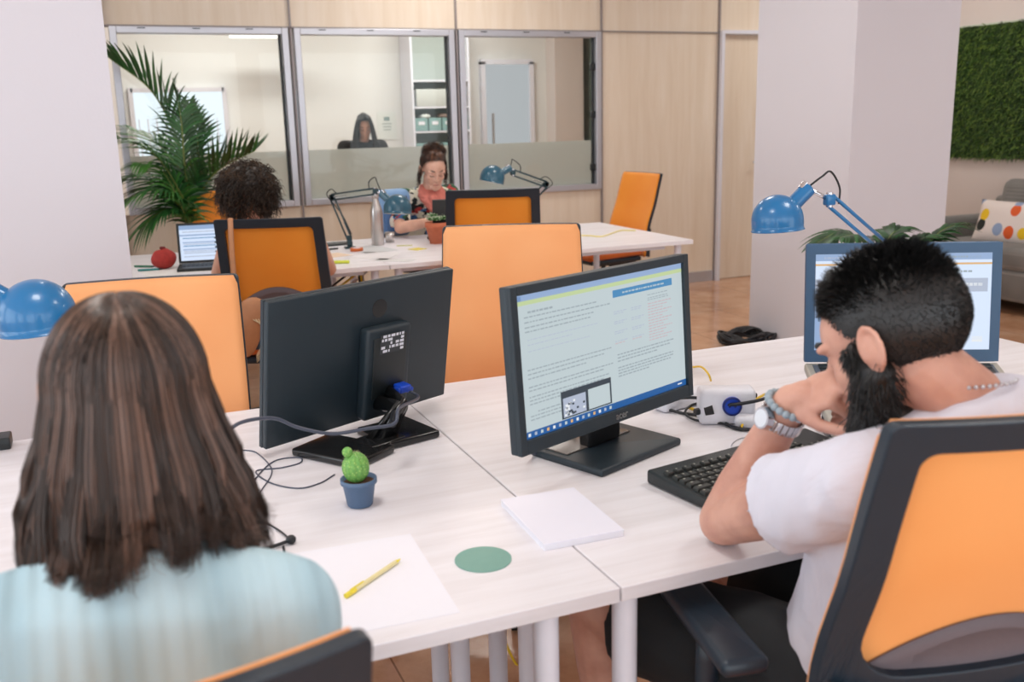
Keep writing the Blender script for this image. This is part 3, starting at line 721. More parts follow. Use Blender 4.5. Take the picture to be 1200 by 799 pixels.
pl = B(); pl.box((-.075, .065, -.085), (.034, .03, .018), bev=.004); pl.box((-.092, .068, -.092), (.022, .016, .012), bev=.004); pl.box((-.056, .068, -.085), (.008, .02, .012), bev=.003); pl.xf(T); pl.build('vga_plug', M['blue_plastic'], t)
tw = thing('cable', 'dark video cable hanging from the blue plug across the back of the monitor', 'cable', (.3, 1.9, TOP))
plug_w = parent_world(t) @ pw
B().tube(spline([plug_w, plug_w + Vector((.03, -.035, -.02)), atd(468, 478, 2.03), atd(462, 496, 1.98), atd(430, 502, 1.94), atd(390, 508, 1.9), atd(350, 501, 1.86), atd(320, 490, 1.82), atd(280, 496, 1.72), atd(255, 520, 1.6)], 8), .0036, 8).build('sheath', M['cable_grey'], tw, world=True)
B().cyl(atd(463, 484, 2.03), atd(460, 497, 1.985), .008, n=12).build('ferrite', M['cable_black'], tw, world=True)
def wire(name, label, pix, r, mat, z=None, group=None, cat='cable'):
    pts = [atz(p[0], p[1], p[2] if len(p) > 2 else TOP + r) for p in pix]
    o = B().tube(spline(pts, 8), r, 8); loc = pts[0]; o.v = [v - loc for v in o.v]; o = o.build(name, mat); o.location = loc; return tag(o, label, cat, group)
wire('cable', 'thin looping grey cable lying on the desk behind the little cactus', [(282, 590), (300, 560), (322, 540), (350, 536), (352, 542), (330, 548), (300, 552), (318, 566), (350, 572), (375, 566), (392, 556)], .0016, M['cable_grey'])
wire('cable', 'thin grey cable curving off the desk edge beside the long brown hair', [(283, 527), (300, 530), (316, 545), (318, 556), (308, 572), (296, 590)], .0014, M['cable_grey'])
# glasses-like headset cord near the woman
t = thing('headset_cable', 'black cord with a round control bead next to the long haired woman', 'cord', atz(340, 632, TOP))
pp = [atz(262, 650, .80), atz(290, 646, TOP + .012), atz(320, 640, TOP + .006), atz(340, 633, TOP + .006)]
B().tube(spline(pp, 6), .0032, 8).build('cord', M['cable_black'], t, world=True)
B().tube(spline([atz(292, 600, .76), atz(310, 611, TOP + .003), atz(328, 622, TOP + .003), atz(340, 632, TOP + .005)], 6), .0018, 8).build('thin_cord', M['cable_black'], t, world=True)
B().tube(spline([atz(332, 640, TOP + .003), atz(334, 650, TOP + .003), atz(337, 660, TOP + .003)], 5), .0022, 8).build('tail_cord', M['cable_black'], t, world=True)
B().ell(atz(341, 632, TOP + .008), (.009, .009, .008)).build('bead', M['cable_black'], t, world=True)

# ------------------------------------------------------------------ keyboard
a, c_, d_ = Vector((.930, 1.570, 0)), Vector((.940, 1.385, 0)), Vector((1.40, 1.64, 0))
kx = Vector((math.cos(R_(9)), math.sin(R_(9)), 0))
t = thing('keyboard', 'black full size keyboard lying by the elbow of the bearded man', 'keyboard', (1.165, 1.51, TOP), R_(9))
kw, kd = .45, .165
b = B(); b.box((0, 0, .011), (kw, kd, .018), bev=.005); b.v = [v + Vector((0, 0, .010 * (v.y / kd + .5))) if v.z > .012 else v for v in b.v]; b.build('case', M['black_plastic'], t)
ft = B()
for sx in (-1, 1): ft.box((sx * .17, .06, .003), (.03, .02, .006))
ft.build('feet', M['rubber'], t)
keymat = plain('key_grey', rgb(52, 54, 52), .5)
leg = plain('key_legend', rgb(170, 172, 160), .5)
kr = random.Random(2)
def key(x, y, w, h=.0155):
    z = .0205 + .010 * (y / kd + .5)
    b = B(); b.lathe([(.5, -.004), (.47, .003), (.40, .0045), (.0, .004)], None, 4, smooth=False)
    rot = Matrix.Rotation(PI / 4, 4, 'Z'); s = math.sqrt(2)
    b.xf(Matrix.Translation((x, y, z)) @ Matrix.Diagonal((w * .98, h * .98, 1.3, 1)) @ Matrix.Diagonal((s / 1, s / 1, 1, 1)) @ rot)
    # lettering stroke
    b.add([(x - w * .22, y + .001, z + .0064), (x - w * .02, y + .001, z + .0064), (x - w * .02, y + .005, z + .0064), (x - w * .22, y + .005, z + .0064)], [(0, 1, 2, 3)], False, 1)
    b.build('key', [keymat, leg], t)
p = .0186; x0 = -kw / 2 + .022
y0 = -kd / 2 + .022
rows = [[1.25, 1.25, 1.25, 6.25, 1.25, 1.25, 1.25, 1.25], [2.25] + [1] * 10 + [2.75], [1.75] + [1] * 11 + [2.25], [1.5] + [1] * 12 + [1.5], [1] * 13 + [2]]
cnt = 0
for ri, row in enumerate(rows):
    x = x0 - p / 2
    for w in row:
        if cnt < 99: key(x + w * p / 2, y0 + ri * p * 1.02, w * p - .0022); cnt += 1
        x += w * p
    for q in range(3):
        if ri in (0, 3, 4) or (ri == 1 and q == 1):
            if cnt < 99: key(x + .012 + (q + .5) * p, y0 + ri * p * 1.02, p - .0022); cnt += 1
    for q in range(4):
        if cnt < 86: key(x + .022 + (3 + q + .5) * p, y0 + ri * p * 1.02, p - .0022); cnt += 1
for q in range(13):
    if cnt < 99: key(x0 + (q * 1.25) * p, y0 + 5.35 * p * 1.02, p - .0022); cnt += 1

# ------------------------------------------------------------------ small things on the near desk
t = thing('notepad', 'thick white notepad lying at the seam of the two near desks', 'notepad', (.7, 1.472, TOP), R_(-2.5))
b = B(); b.box((0, 0, .0055), (.148, .213, .011)); b.build('page_block', M['paper'], t)
B().box((0, .0, .0118), (.150, .215, .0010)).build('cover', plain('notepad_cover', rgb(234, 234, 246), .5, noise_amt=.005), t)
o = B().box((0, 0, .0004), (.21, .30, .0006)).build('paper_sheet', M['paper']); o.location = (.325, 1.39, TOP); o.rotation_euler[2] = R_(-3); tag(o, 'plain white paper sheet under the yellow pen', 'paper')
t = thing('pen', 'yellow pen lying diagonally on the white paper sheet', 'pen', (.336, 1.394, TOP + .0048), math.atan2(.084, .109))
B().cyl((-.06, 0, 0), (.055, 0, 0), .0038, n=14).build('barrel', plain('pale_yellow_barrel', rgb(226, 214, 160), .4), t)
B().cyl((-.073, 0, 0), (-.05, 0, 0), .0041, n=14).build('cap', M['yellow'], t)
B().cyl((.055, 0, 0), (.068, 0, 0), .0036, .0012, n=14).build('tip', M['yellow'], t)
B().box((-.045, 0, .0048), (.032, .002, .0016)).build('clip', M['yellow'], t)
o = B().cyl((0, 0, 0), (0, 0, .002), .047, n=64).build('cable_port_cover', plain('sage_green', rgb(118, 164, 152), .45)); o.location = (.5165, 1.383, TOP); tag(o, 'round sage green disc set near the front edge of the desk', 'disc')
# cactus
t = thing('potted_cactus', 'small round green cactus with a knob in a blue grey pot on the near desk', 'potted plant', (.391, 1.705, TOP))
B().lathe([(0, 0), (.022, 0), (.024, .002), (.031, .044), (.0345, .045), (.0345, .054), (.031, .054), (.029, .046), (0, .045)], n=36).build('pot', plain('slate_blue_pot', rgb(84, 108, 138), .5), t)
B().lathe([(.0295, .0465), (.02, .049), (0, .050)], n=20).build('soil', M['soil'], t)
cm, nt, p = _mat('cactus_skin'); setp(p, Roughness=.5)
tc = nt.nodes.new('ShaderNodeTexCoord'); vo = nt.nodes.new('ShaderNodeTexVoronoi'); vo.inputs['Scale'].default_value = 180; nt.links.new(tc.outputs['Object'], vo.inputs['Vector'])
nt.links.new(ramp(nt, vo.outputs['Distance'], [(.0, rgb(200, 214, 130)), (.25, rgb(124, 176, 84)), (.8, rgb(96, 156, 74))]), p.inputs['Base Color'])
def cact(c, r, sz, ribs=13):
    b = B(); n = 52; m = 18; vs = []
    for i in range(m + 1):
        ph = PI * i / m - PI / 2
        for k in range(n):
            th = 2 * PI * k / n; rr = r * (1 + .06 * math.cos(ribs * th)) * math.cos(ph); vs.append(Vector(c) + Vector((rr * math.cos(th), rr * math.sin(th), sz * math.sin(ph))))
    b.add(vs, [(i * n + k, i * n + (k + 1) % n, (i + 1) * n + (k + 1) % n, (i + 1) * n + k) for i in range(m) for k in range(n)], True); return b
cact((-.004, 0, .076), .0245, .030).build('cactus_body', cm, t); k_ = cact((-.018, 0, .108), .0095, .010, 9).build('cactus_offset', cm, t); k_['label'] = 'small yellow green knob on top'
sp = []
for k in range(90):
    th = rnd.random() * 2 * PI; ph = rnd.uniform(-.3, 1.5); d = Vector((math.cos(ph) * math.cos(th), math.cos(ph) * math.sin(th), math.sin(ph)))
    q = Vector((-.004, 0, .076)) + Vector((d.x * .025, d.y * .025, d.z * .03)); sp.append([q + Vector((.391, 1.705, TOP)), q + d * .004 + Vector((.391, 1.705, TOP))])
strands('spines', sp, .0003, plain('spine_cream', rgb(220, 214, 170), .5), t)
# power strips
def socket_block(label, px, z0, rz, w, d, h, blue, mat=M['white_plastic']):
    loc = atz(px[0], px[1], TOP); t = thing('power_strip', label, 'power strip', loc, rz)
    b = B(); b.box((0, 0, h / 2), (w, d, h), bev=.012); b.build('casing', mat, t)
    if blue:
        b = B(); b.cyl((.008, -d / 2 + .004, h * .56), (.008, -d / 2 - .004, h * .56), .0225, n=32); s = b.build('socket', M['blue_plastic'], t)
        b = B(); b.lathe([(.018, 0), (.0225, 0), (.0225, .003), (.018, .003)], Matrix.Translation((.008, -d / 2 - .0035, h * .56)) @ Matrix.Rotation(R_(90), 4, 'X')); b.cyl((.002, -d / 2 - .003, h * .56), (.002, -d / 2 - .006, h * .56), .003); b.cyl((.015, -d / 2 - .003, h * .56), (.015, -d / 2 - .006, h * .56), .003); b.build('socket_rim', plain('dark_blue', rgb(10, 36, 110), .4), s)
    return t
t = socket_block('white power block standing on the desk with a round blue socket', (850, 494), 0, R_(-24), .13, .06, .085, True)
t = socket_block('low white power strip behind the block with the blue socket', (800, 476), 0, R_(10), .16, .05, .04, False)
t = socket_block('clear plastic bag like white adapter in front of the power block', (876, 500), 0, R_(-40), .06, .035, .03, False)
t['label'] = 'small white adapter lying in front of the blue socketed block'; t['category'] = 'adapter'; t.name = 'power_adapter'
t = thing('power_plug', 'black plug pushed in beside the blue socket of the white block', 'plug', atz(832, 486, TOP))
B().cyl(atz(826, 480, .775), atz(836, 478, .78), .018, .016, n=20).build('plug_body', M['rubber'], t, world=True)
B().box(atz(818, 482, .772), (.02, .016, .014), bev=.004).build('strain_relief', M['rubber'], t, world=True)
wire('power_cable', 'black power cable running right across the white block to the laptop', [(766, 470, .765), (800, 466, .775), (825, 467, .785), (850, 474, .79), (880, 471, .80), (900, 466, .80)], .0042, M['cable_black'])
wire('power_cable', 'black power cable sweeping low in front of the white block', [(768, 475, .755), (795, 483, .745), (815, 486, .745), (840, 490, .745), (862, 502, .745), (890, 504, .745)], .0038, M['cable_black'])
wire('power_cable', 'black cable looped into a ring beside the white block', [(829, 470, .77), (810, 475, .755), (803, 484, .746), (815, 492, .746), (840, 495, .746), (860, 500, .746), (872, 503, .746)], .003, M['cable_black'])
wire('power_cable', 'black cable hooking up behind the watch of the man', [(866, 503, .746), (876, 492, .746), (892, 484, .746), (910, 486, .746), (918, 500, .746)], .0032, M['cable_black'])
wire('power_cable', 'short black cable arched next to the yellow one', [(875, 467, .78), (879, 462, .79), (886, 462, .79), (884, 470, .775)], .003, M['cable_black'])
wire('network_cable', 'yellow cable arching over the low white power strip', [(812, 430, .75), (822, 430, .77), (830, 438, .775), (833, 446, .75)], .0028, M['yellow_cable'])
wire('network_cable', 'yellow cable rising between black cables right of the block', [(868, 502, .745), (875, 488, .76), (884, 470, .785), (896, 462, .78)], .003, M['yellow_cable'])
wire('network_cable', 'short yellow cable under the black plug beside the block', [(808, 478, .746), (818, 481, .75), (826, 481, .75)], .004, M['yellow_cable'])
wire('thin_cable', 'thin pale cable curled behind the keyboard', [(858, 530), (858, 520), (870, 513), (884, 514)], .0013, M['alu'])

# ------------------------------------------------------------------ laptop on a slanted stand by the man
hl, hr = Vector((1.393, 1.66, .907)), Vector((1.757, 1.47, .907))
hx = (hr - hl).normalized(); rzl = math.atan2(hx.y, hx.x)
loc = (hl + hr) / 2
t = thing('laptop', 'open laptop with blue grey lid in front of the bearded man', 'laptop', loc, rzl)
bt = R_(14)
Tb = Matrix.Rotation(bt, 4, 'X')
lw = .412; ld = .275
b = B(); b.box((0, -ld / 2, -.010), (lw, ld, .02), bev=.005); b.xf(Tb); b.build('base', plain('laptop_warm_grey', rgb(176, 172, 162), .4, .2), t)
b = B(); b.box((0, -.075, .0008), (lw - .03, .125, .0016), bev=.0007); b.xf(Tb); b.build('keyboard_deck', plain('laptop_dark_deck', rgb(88, 96, 108), .5), t)
b = B()
for r in range(5):
    for q in range(15): b.box((-lw / 2 + .036 + q * .0245, -.024 - r * .022, .0035), (.020, .018, .004), bev=.0012)
b.xf(Tb); ko = b.build('keys', M['black_plastic'], t)
b = B(); b.box((-.01, -.215, .0006), (.1, .055, .0012), bev=.0005); b.xf(Tb); b.build('touchpad', plain('touchpad_grey', rgb(158, 154, 146), .35), t)
for (dx, col, nm) in ((-.155, rgb(120, 160, 226), 'blue sticker'), (-.128, rgb(140, 214, 120), 'green sticker')):
    b = B(); b.box((dx, -.158, .0006), (.021, .013, .0008)); b.xf(Tb); s = b.build('sticker', plain(nm.replace(' ', '_'), col, .4), t); s['label'] = nm
Tl = Matrix.Rotation(R_(-7), 4, 'X') @ Matrix.Translation((0, 0, .131))
b = B(); b.box((0, .008, 0), (lw, .014, .262), bev=.006); b.xf(Tl); b.build('lid', plain('laptop_blue_lid', rgb(48, 84, 118), .4), t)
fr = B(); bz = .02
for s in (-1, 1): fr.box((s * (lw / 2 - bz / 2), -.0005, 0), (bz, .006, .258))
fr.box((0, -.0005, .258 / 2 - .011), (lw - 2 * bz, .006, .022)); fr.box((0, -.0005, -.258 / 2 + .013), (lw - 2 * bz, .006, .026)); fr.xf(Tl); fr.build('bezel', plain('laptop_blue_bezel', rgb(44, 78, 110), .45), t)
hb = B()
for s in (-1, 1): hb.cyl((s * .13 - .025, .004, .003), (s * .13 + .025, .004, .003), .009)
hb.build('hinge', M['frame_black'], t)
lp = [(0, .93, 1, 1, 10), (0, .88, 1, .9, 8), (.0, .62, .28, .74, 7), (.0, 0, .3, .62, 10), (.02, .3, .1, .55, 5), (.05, .06, .12, .12, 8), (.72, .6, .98, .74, 7), (.72, .1, .98, .55, 0), (.9, .08, .96, .14, 6)]
for z in (.95,): lp += textline(.05, .3, z, .02, 7) + textline(.75, .95, z, .02, 1)
lp += textline(.74, .95, .66, .03, 6) + textline(.78, .9, .8, .02, 1)
fx = []
for r in lp: fx.append(r)
SML = [M['scr_bright']] + SM[1:]
screen_mesh(lw - 2 * bz, .258 - .048, fx, SML, 'screen', t, -.0015, Tl @ Matrix.Translation((0, 0, .002)))
# stand
st = thing('laptop_stand', 'black slanted metal stand carrying the open laptop', 'stand', (loc.x, loc.y, TOP), rzl)
hz = loc.z - TOP
for s in (-1, 1):
    b = B(); front = Tb @ Vector((0, -ld + .02, -.024)); back = Tb @ Vector((0, -.01, -.024))
    b.tube([(s * .15, front.y, front.z + hz), (s * .15, back.y, back.z + hz)], .007, 8); b.tube([(s * .15, back.y, back.z + hz), (s * .15, .03, .006)], .007, 8); b.tube([(s * .15, .03, .006), (s * .15, -ld + .03, .006)], .007, 8); b.tube([(s * .15, -ld + .03, .006), (s * .15, front.y, front.z + hz)], .007, 8)
    b.build('side_frame', M['frame_black'], st)
b = B(); b.tube([(-.15, -.1, .006), (.15, -.1, .006)], .006, 8); b.tube([(-.15, -.01, back.z + hz), (.15, -.01, back.z + hz)], .006, 8); b.build('cross_bar', M['frame_black'], st)

# ------------------------------------------------------------------ lamps
def lamp(label, base, elbow, wrist, head, axis, mat, arm_mat, sr=.078, group='jointed desk lamps', tilt_up=None, cable=None):
    base, elbow, wrist, head = map(Vector, (base, elbow, wrist, head)); t = thing('desk_lamp', label, 'lamp', base, 0, group)
    axis = Vector(axis).normalized()        # the way the open mouth points
    b = B(); b.cyl(base, base + Vector((0, 0, .05)), .012, n=14); b.box(base + Vector((0, 0, .006)), (.06, .05, .012), bev=.004); b.box(base + Vector((.0, -.0, .03)), (.03, .03, .03), bev=.004)
    b.build('clamp', M['chrome'] if arm_mat is M['lamp_blue'] else arm_mat, t, world=True)
    def twin(p, q, nm, gap=.016):
        d = (q - p).normalized(); side = d.cross(Vector((0, 0, 1)));
        side = side.normalized() if side.length > .1 else Vector((1, 0, 0)); up = side.cross(d).normalized()
        b = B()
        for s in (-1, 1): b.tube([p + up * gap * s, q + up * gap * s], .0052, 8)
        b.box(p, (.03, .022, .03), bev=.005); b.box(q, (.03, .022, .03), bev=.005); a = b.build(nm, arm_mat, t, world=True)
        sp = []; n = 60
        for k in range(n + 1):
            f = .08 + .3 * k / n; a_ = k * PI * .9; sp.append(p.lerp(q, f) + side * (.012 + .004 * math.cos(a_)) + up * .004 * math.sin(a_))
        B().tube(sp, .0010, 4).build('spring', M['chrome'], a, world=True)
    b0 = base + Vector((0, 0, .06))
    twin(b0, elbow, 'lower_arm'); twin(elbow, wrist, 'upper_arm')
    neckp = head - axis * sr * .35
    dirn = (wrist - head); dirn = (dirn - axis * dirn.dot(axis)).normalized()
    side_dir = (dirn * .80 - axis * .60).normalized()
    sp = head + side_dir * sr * .92; e = head + side_dir * (sr + .055)
    b = B(); b.cyl(sp, e, .021, .021, n=20); b.cyl(e, e + side_dir * .006, .021, .012); b.build('shade_neck', mat, t, world=True)
    b = B(); b.tube([e, wrist], .006, 8); b.cyl(e - side_dir * .03 + Vector((0, 0, .02)), e - side_dir * .012 + Vector((0, 0, .024)), .009); b.cyl(wrist + Vector((0, 0, -.02)), wrist + Vector((0, 0, .02)), .009); b.build('tilt_joint', M['chrome'], t, world=True)
    q = Vector((0, 0, -1)).rotation_difference(axis).to_matrix().to_4x4()
    T = Matrix.Translation(head) @ q
    prof = [];
    for i in range(15): a = PI / 2 * (1 - i / 14); prof.append((sr * math.cos(a), sr * math.sin(a)))
    prof += [(sr * 1.0, -sr * .18), (sr * .995, -sr * .36), (sr * 1.03, -sr * .37), (sr * 1.03, -sr * .40), (sr * .98, -sr * .40)]
    b = B(); b.lathe(prof, T, 40); b.build('lamp_shade', mat, t, world=True)
    prof = [(sr * .975, -sr * .395)] + [(sr * .965 * math.cos(PI / 2 * i / 12), sr * .965 * math.sin(PI / 2 * i / 12)) for i in range(13)]
    B().lathe(prof, T, 40).build('shade_lining', M['lamp_inside'], t, world=True)
    b = B(); b.ell(T @ Vector((0, 0, -.005)), .022); b.cyl(T @ Vector((0, 0, .012)), T @ Vector((0, 0, .06)), .013); b.build('bulb', M['white_plastic'], t, world=True)
    # looped cable over the joints
    u = (elbow - wrist).normalized()
    lp = spline([e + Vector((0, 0, .005)), e.lerp(wrist, .6) + Vector((0, 0, .05)), wrist + Vector((0, 0, .075)), wrist + u * .05 + Vector((0, 0, .055)), wrist + u * .05 + Vector((0, 0, .01))], 8)
    lp2 = spline([elbow - u * .05 + Vector((0, 0, .012)), elbow + Vector((0, 0, .045)), elbow + u * .045 + Vector((0, 0, .02)), elbow + Vector((.0, 0, -.03)), b0.lerp(elbow, .5) + Vector((.012, 0, .012)), b0 + Vector((.015, 0, .02))], 8)
    B().tube(lp, .0028, 6).build('cable', M['cable_black'], t, world=True); B().tube(lp2, .0028, 6).build('cable', M['cable_black'], t, world=True)
    return t
lamp('bright blue jointed lamp arching over the laptop of the bearded man', (2.30, 2.36, TOP), atd(1048, 300, 2.86), atd(972, 234, 2.62), atd(911, 258, 2.58), (.05, -.05, -1), M['lamp_blue'], M['lamp_blue'], .068)
lamp('bright blue lamp head reaching in from the left beside the long brown hair', (-.60, 2.36, TOP), (-.78, 2.42, 1.12), (-.35, 2.28, 1.09), atd(44, 370, 2.02), (.06, 0, -1), M['lamp_blue'], M['lamp_blue'], .077)
lamp('dark teal lamp bent over the steel bottle on the far desk', atz(410, 291, TOP), atd(389, 231, 5.55), atd(440, 224, 5.30), atd(466, 244, 5.25), (-.1, -.1, -1), M['lamp_teal'], M['lamp_dark'], .076)
lamp('dark teal lamp stretched left above the empty chair with the black rim', (2.35, 5.60, TOP), atd(640, 216, 5.75), atd(601, 202, 5.65), atd(577, 208, 5.6), (-.25, .0, -1), M['lamp_teal'], M['lamp_dark'], .072)

o = B().box((0, 0, .014), (.30, .06, .028), bev=.004).build('document_case', M['black_plastic']); o.location = (-.40, 2.412, TOP); tag(o, 'flat black case lying at the far edge of the left near desk', 'case')
# ------------------------------------------------------------------ things on the far desks
t = thing('water_bottle', 'slim brushed steel water bottle standing on the far desk', 'bottle', atz(443, 287, TOP))
B().lathe([(0, 0), (.034, 0), (.0365, .004), (.0365, .185), (.034, .205), (.022, .245), (.0165, .262), (.0165, .27), (0, .27)], n=40).build('bottle_body', M['steel'], t)
B().lathe([(0, .269), (.0185, .269), (.0195, .272), (.0195, .305), (.017, .309), (0, .309)], n=32).build('bottle_cap', M['steel'], t)
t = thing('steel_cup', 'small steel cup behind the slim water bottle', 'cup', atz(456, 285, TOP + .0) + Vector((.02, .05, 0)))
B().lathe([(0, .0), (.026, 0), (.03, .06), (.028, .06), (.025, .004), (0, .004)], n=24).build('cup_body', M['steel'], t)
def flat(name, label, px, w, d, h, rz, mat, cat, group=None, bev=0):
    l = atz(px[0], px[1], TOP); o = B().box((0, 0, h / 2), (w, d, h), bev=bev).build(name, mat); o.location = l; o.rotation_euler[2] = R_(rz); return tag(o, label, cat, group)
flat('tablet', 'flat dark device lying left of the dark teal lamp foot', (392, 287), .17, .11, .012, 8, M['black_plastic'], 'tablet', bev=.004)
t = thing('tape_roll', 'small orange tape roll at the foot of the dark teal lamp', 'tape', atz(418, 294, TOP))
B().lathe([(.022, 0), (.036, 0), (.036, .018), (.022, .018), (.022, 0)], n=28).build('tape', plain('orange_tape', rgb(206, 104, 46), .4), t)
B().lathe([(.019, 0), (.0222, 0), (.0222, .018), (.019, .018), (.019, 0)], n=28).build('core', M['paper'], t)
for px, w, d, rz, lb, c in [((385, 300), .21, .15, 20, 'peach tinted paper in front of the dark tablet', rgb(228, 202, 176)), ((440, 300), .21, .3, -30, 'white sheet fanned in front of the steel bottle', rgb(232, 230, 232)), ((462, 305), .1, .21, 50, 'white sheet with grey print near the front of the middle desk', rgb(214, 214, 214)),
                        ((435, 292), .2, .29, 10, 'pale grey paper under the orange tape roll', rgb(205, 208, 210)), ((205, 318), .3, .21, 10, 'white paper under the red pouch on the far left desk', rgb(226, 226, 222)), ((270, 305), .2, .2, 0, 'white paper beside the small laptop of the curly haired woman', rgb(226, 226, 224))]:
    flat('paper_sheet', lb, px, w, d, .0012, rz, plain('paper_tone', c, .7, noise_amt=.03), 'paper')
t = thing('highlighter', 'yellow green highlighter with a dark cap on the far desk', 'highlighter', atz(398, 307, TOP + .008), R_(-25))
B().cyl((-.03, 0, 0), (.05, 0, 0), .009, n=12).build('barrel', plain('lime_plastic', rgb(206, 216, 70), .4), t); B().cyl((-.055, 0, 0), (-.03, 0, 0), .0095, n=12).build('cap', M['black_plastic'], t)
flat('sticky_note', 'yellow sticky note in front of the terracotta pot', (489, 292), .075, .075, .003, 25, M['yellow'], 'note')
flat('sticky_note', 'green tipped yellow strip beside the yellow sticky note', (474, 288), .09, .018, .003, -20, plain('olive_yellow', rgb(180, 180, 60), .5), 'note')
wire('measuring_tape', 'yellow string lying across the bare right end desk', [(672, 276), (690, 276), (705, 277), (718, 273), (728, 270), (745, 270)], .004, plain('pale_yellow_string', rgb(236, 220, 140), .6), cat='string')
wire('cable', 'black cable leaving the dark tablet toward the orange chair', [(396, 291), (386, 292), (380, 296), (374, 298), (366, 296)], .005, M['cable_black'])
# red pouch and pens
t = thing('red_pouch', 'round dark red pouch on the far left desk', 'pouch', atz(193, 315, TOP))
pm = plain('red_knit', rgb(164, 48, 42), .8, 0, .3, 60, bump=.8, bscale=150)
b = B(); b.ell((0, 0, .052), (.062, .055, .052), n=28, m=16); b.v = [v * (1 + .04 * math.sin(v.x * 90) * math.sin(v.z * 70)) for v in b.v]; b.v = [Vector((v.x, v.y, max(v.z, 0))) for v in b.v]; b.build('pouch_body', pm, t)
b = B(); b.lathe([(.006, .098), (.016, .106), (.012, .114), (.004, .106)], n=14); b.build('pouch_knot', plain('dark_red', rgb(110, 26, 26), .7), t)
for k, (px, lb) in enumerate([((168, 312), 'dark green pen left of the red pouch'), ((174, 316), 'teal pen crossing the green pen by the red pouch')]):
    t = thing('pen', lb, 'pen', atz(px[0], px[1], TOP + .006), R_(-35 + 25 * k))
    m_ = plain('pen_green_%d' % k, (rgb(40, 110, 80), rgb(30, 130, 130))[k], .4); B().cyl((-.05, 0, 0), (.05, 0, 0), .0055, n=10).build('barrel', m_, t); B().cyl((.05, 0, 0), (.068, 0, 0), .0055, .0015, n=10).build('tip', M['black_plastic'], t)
# small laptop of the curly woman
def laptop(label, hinge, rz, w, d, h, lean, lid, base, rects, name='laptop', smats=None):
    t = thing(name, label, 'laptop', hinge, rz)
    B().box((0, -d / 2, .009), (w, d, .016), bev=.004).build('base', base, t)
    b = B()
    for r in range(5):
        for q in range(12): b.box((-w / 2 + .03 + q * (w - .06) / 11, -.03 - r * .02, .0185), ((w - .06) / 13, .015, .003))
    b.build('keys', M['black_plastic'], t)
    T = Matrix.Translation((0, 0, .018)) @ Matrix.Rotation(-lean, 4, 'X') @ Matrix.Translation((0, 0, h / 2))
    b = B(); b.box((0, .005, 0), (w, .010, h), bev=.004); b.xf(T); b.build('lid', lid, t)
    fr = B(); z = .012
    for s in (-1, 1): fr.box((s * (w / 2 - z / 2), -.001, 0), (z, .004, h))
    fr.box((0, -.001, h / 2 - z / 2), (w - 2 * z, .004, z)); fr.box((0, -.001, -h / 2 + z / 2), (w - 2 * z, .004, z)); fr.xf(T); fr.build('bezel', M['black_plastic'], t)
    screen_mesh(w - 2 * z, h - 2 * z, rects, smats or SML, 'screen', t, -.0012, T)
    return t
rc = [(0, .88, 1, 1, 10), (0, .7, 1, .74, 10), (.05, .5, .9, .53, 10), (.05, .3, .9, .33, 10)]
for z in (.8, .62, .45, .4, .25, .2, .1): rc += textline(.06, .8, z, .03, 2 if z in (.62, .4) else 7)
for k in range(4): rc.append((.62, .2 + k * .13, .66, .25 + k * .13, 5, 1))
laptop('small open laptop with a pale blue page by the curly haired woman', atz(247, 312, TOP) + Vector((0.0, .04, 0)), R_(-8), .30, .20, .205, R_(10), M['black_plastic'], M['black_plastic'], rc)
# black laptop lid in front of the floral woman (faces away from the camera)
t = laptop('open black laptop seen from behind in front of the woman in the floral top', Vector((1.93, 5.42, TOP)), R_(172), .30, .2, .24, R_(8), M['black_plastic'], M['black_plastic'], [(0, .9, 1, 1, 10)])
# succulent in terracotta pot
pl = atz(513, 285, TOP)
t = thing('potted_succulent', 'bushy green succulent in a terracotta pot on the far desk', 'potted plant', pl)
B().lathe([(0, 0), (.046, 0), (.065, .095), (.071, .096), (.071, .125), (.066, .125), (.063, .1), (0, .1)], n=36).build('pot', M['terracotta'], t)
B().lathe([(.064, .11), (0, .115)], n=20).build('soil', M['soil'], t)
gm = plain('succulent_green', rgb(62, 120, 56), .45, 0, .3, 40); gm2 = plain('succulent_edge', rgb(206, 214, 190), .45)
rs = random.Random(8)
for k in range(9):
    a = k * 2.4; rr = .012 * math.sqrt(k) * 1.5; c = Vector((rr * math.cos(a), rr * math.sin(a), .135 + .02 * rs.random())); b = B()
    for j in range(16):
        th = j * 2.4; el = 1.2 - j * .07; L = .022 + j * .0012; d = Vector((math.cos(th) * math.cos(el), math.sin(th) * math.cos(el), math.sin(el)))
        b.tube([c, c + d * L * .5, c + d * L * .85, c + d * L], [.004, .0085, .006, .001], 6, flat=.45); b.tube([c + d * L * .8, c + d * L * 1.12], [.004, .0008], 5, mi=1)
    b.build('rosette', [gm, gm2], t)
# light blue bag on the chair of the floral woman
t = thing('blue_backpack', 'light blue bag standing behind the dark teal lamp head', 'bag', (1.69, 5.97, TOP - .0), R_(15))
bm = plain('light_blue_nylon', rgb(118, 156, 198), .6, 0, .1, 20, bump=.5, bscale=60)
b = B(); b.box((0, 0, .14), (.25, .12, .30), bev=.05); b.build('bag_body', bm, t); 
b = B(); b.box((0, -.068, .11), (.19, .03, .16), bev=.013); b.build('front_pocket', plain('mid_blue_nylon', rgb(74, 110, 158), .6), t)
for s in (-1, 1):
    b = B(); b.tube(spline([(s * .07, .03, .28), (s * .075, -.05, .24), (s * .08, -.068, .14), (s * .08, -.07, .05)], 6), .014, 8, flat=.3, up=(1, 0, 0)); b.build('strap', plain('dark_blue_strap', rgb(46, 70, 104), .6), t)
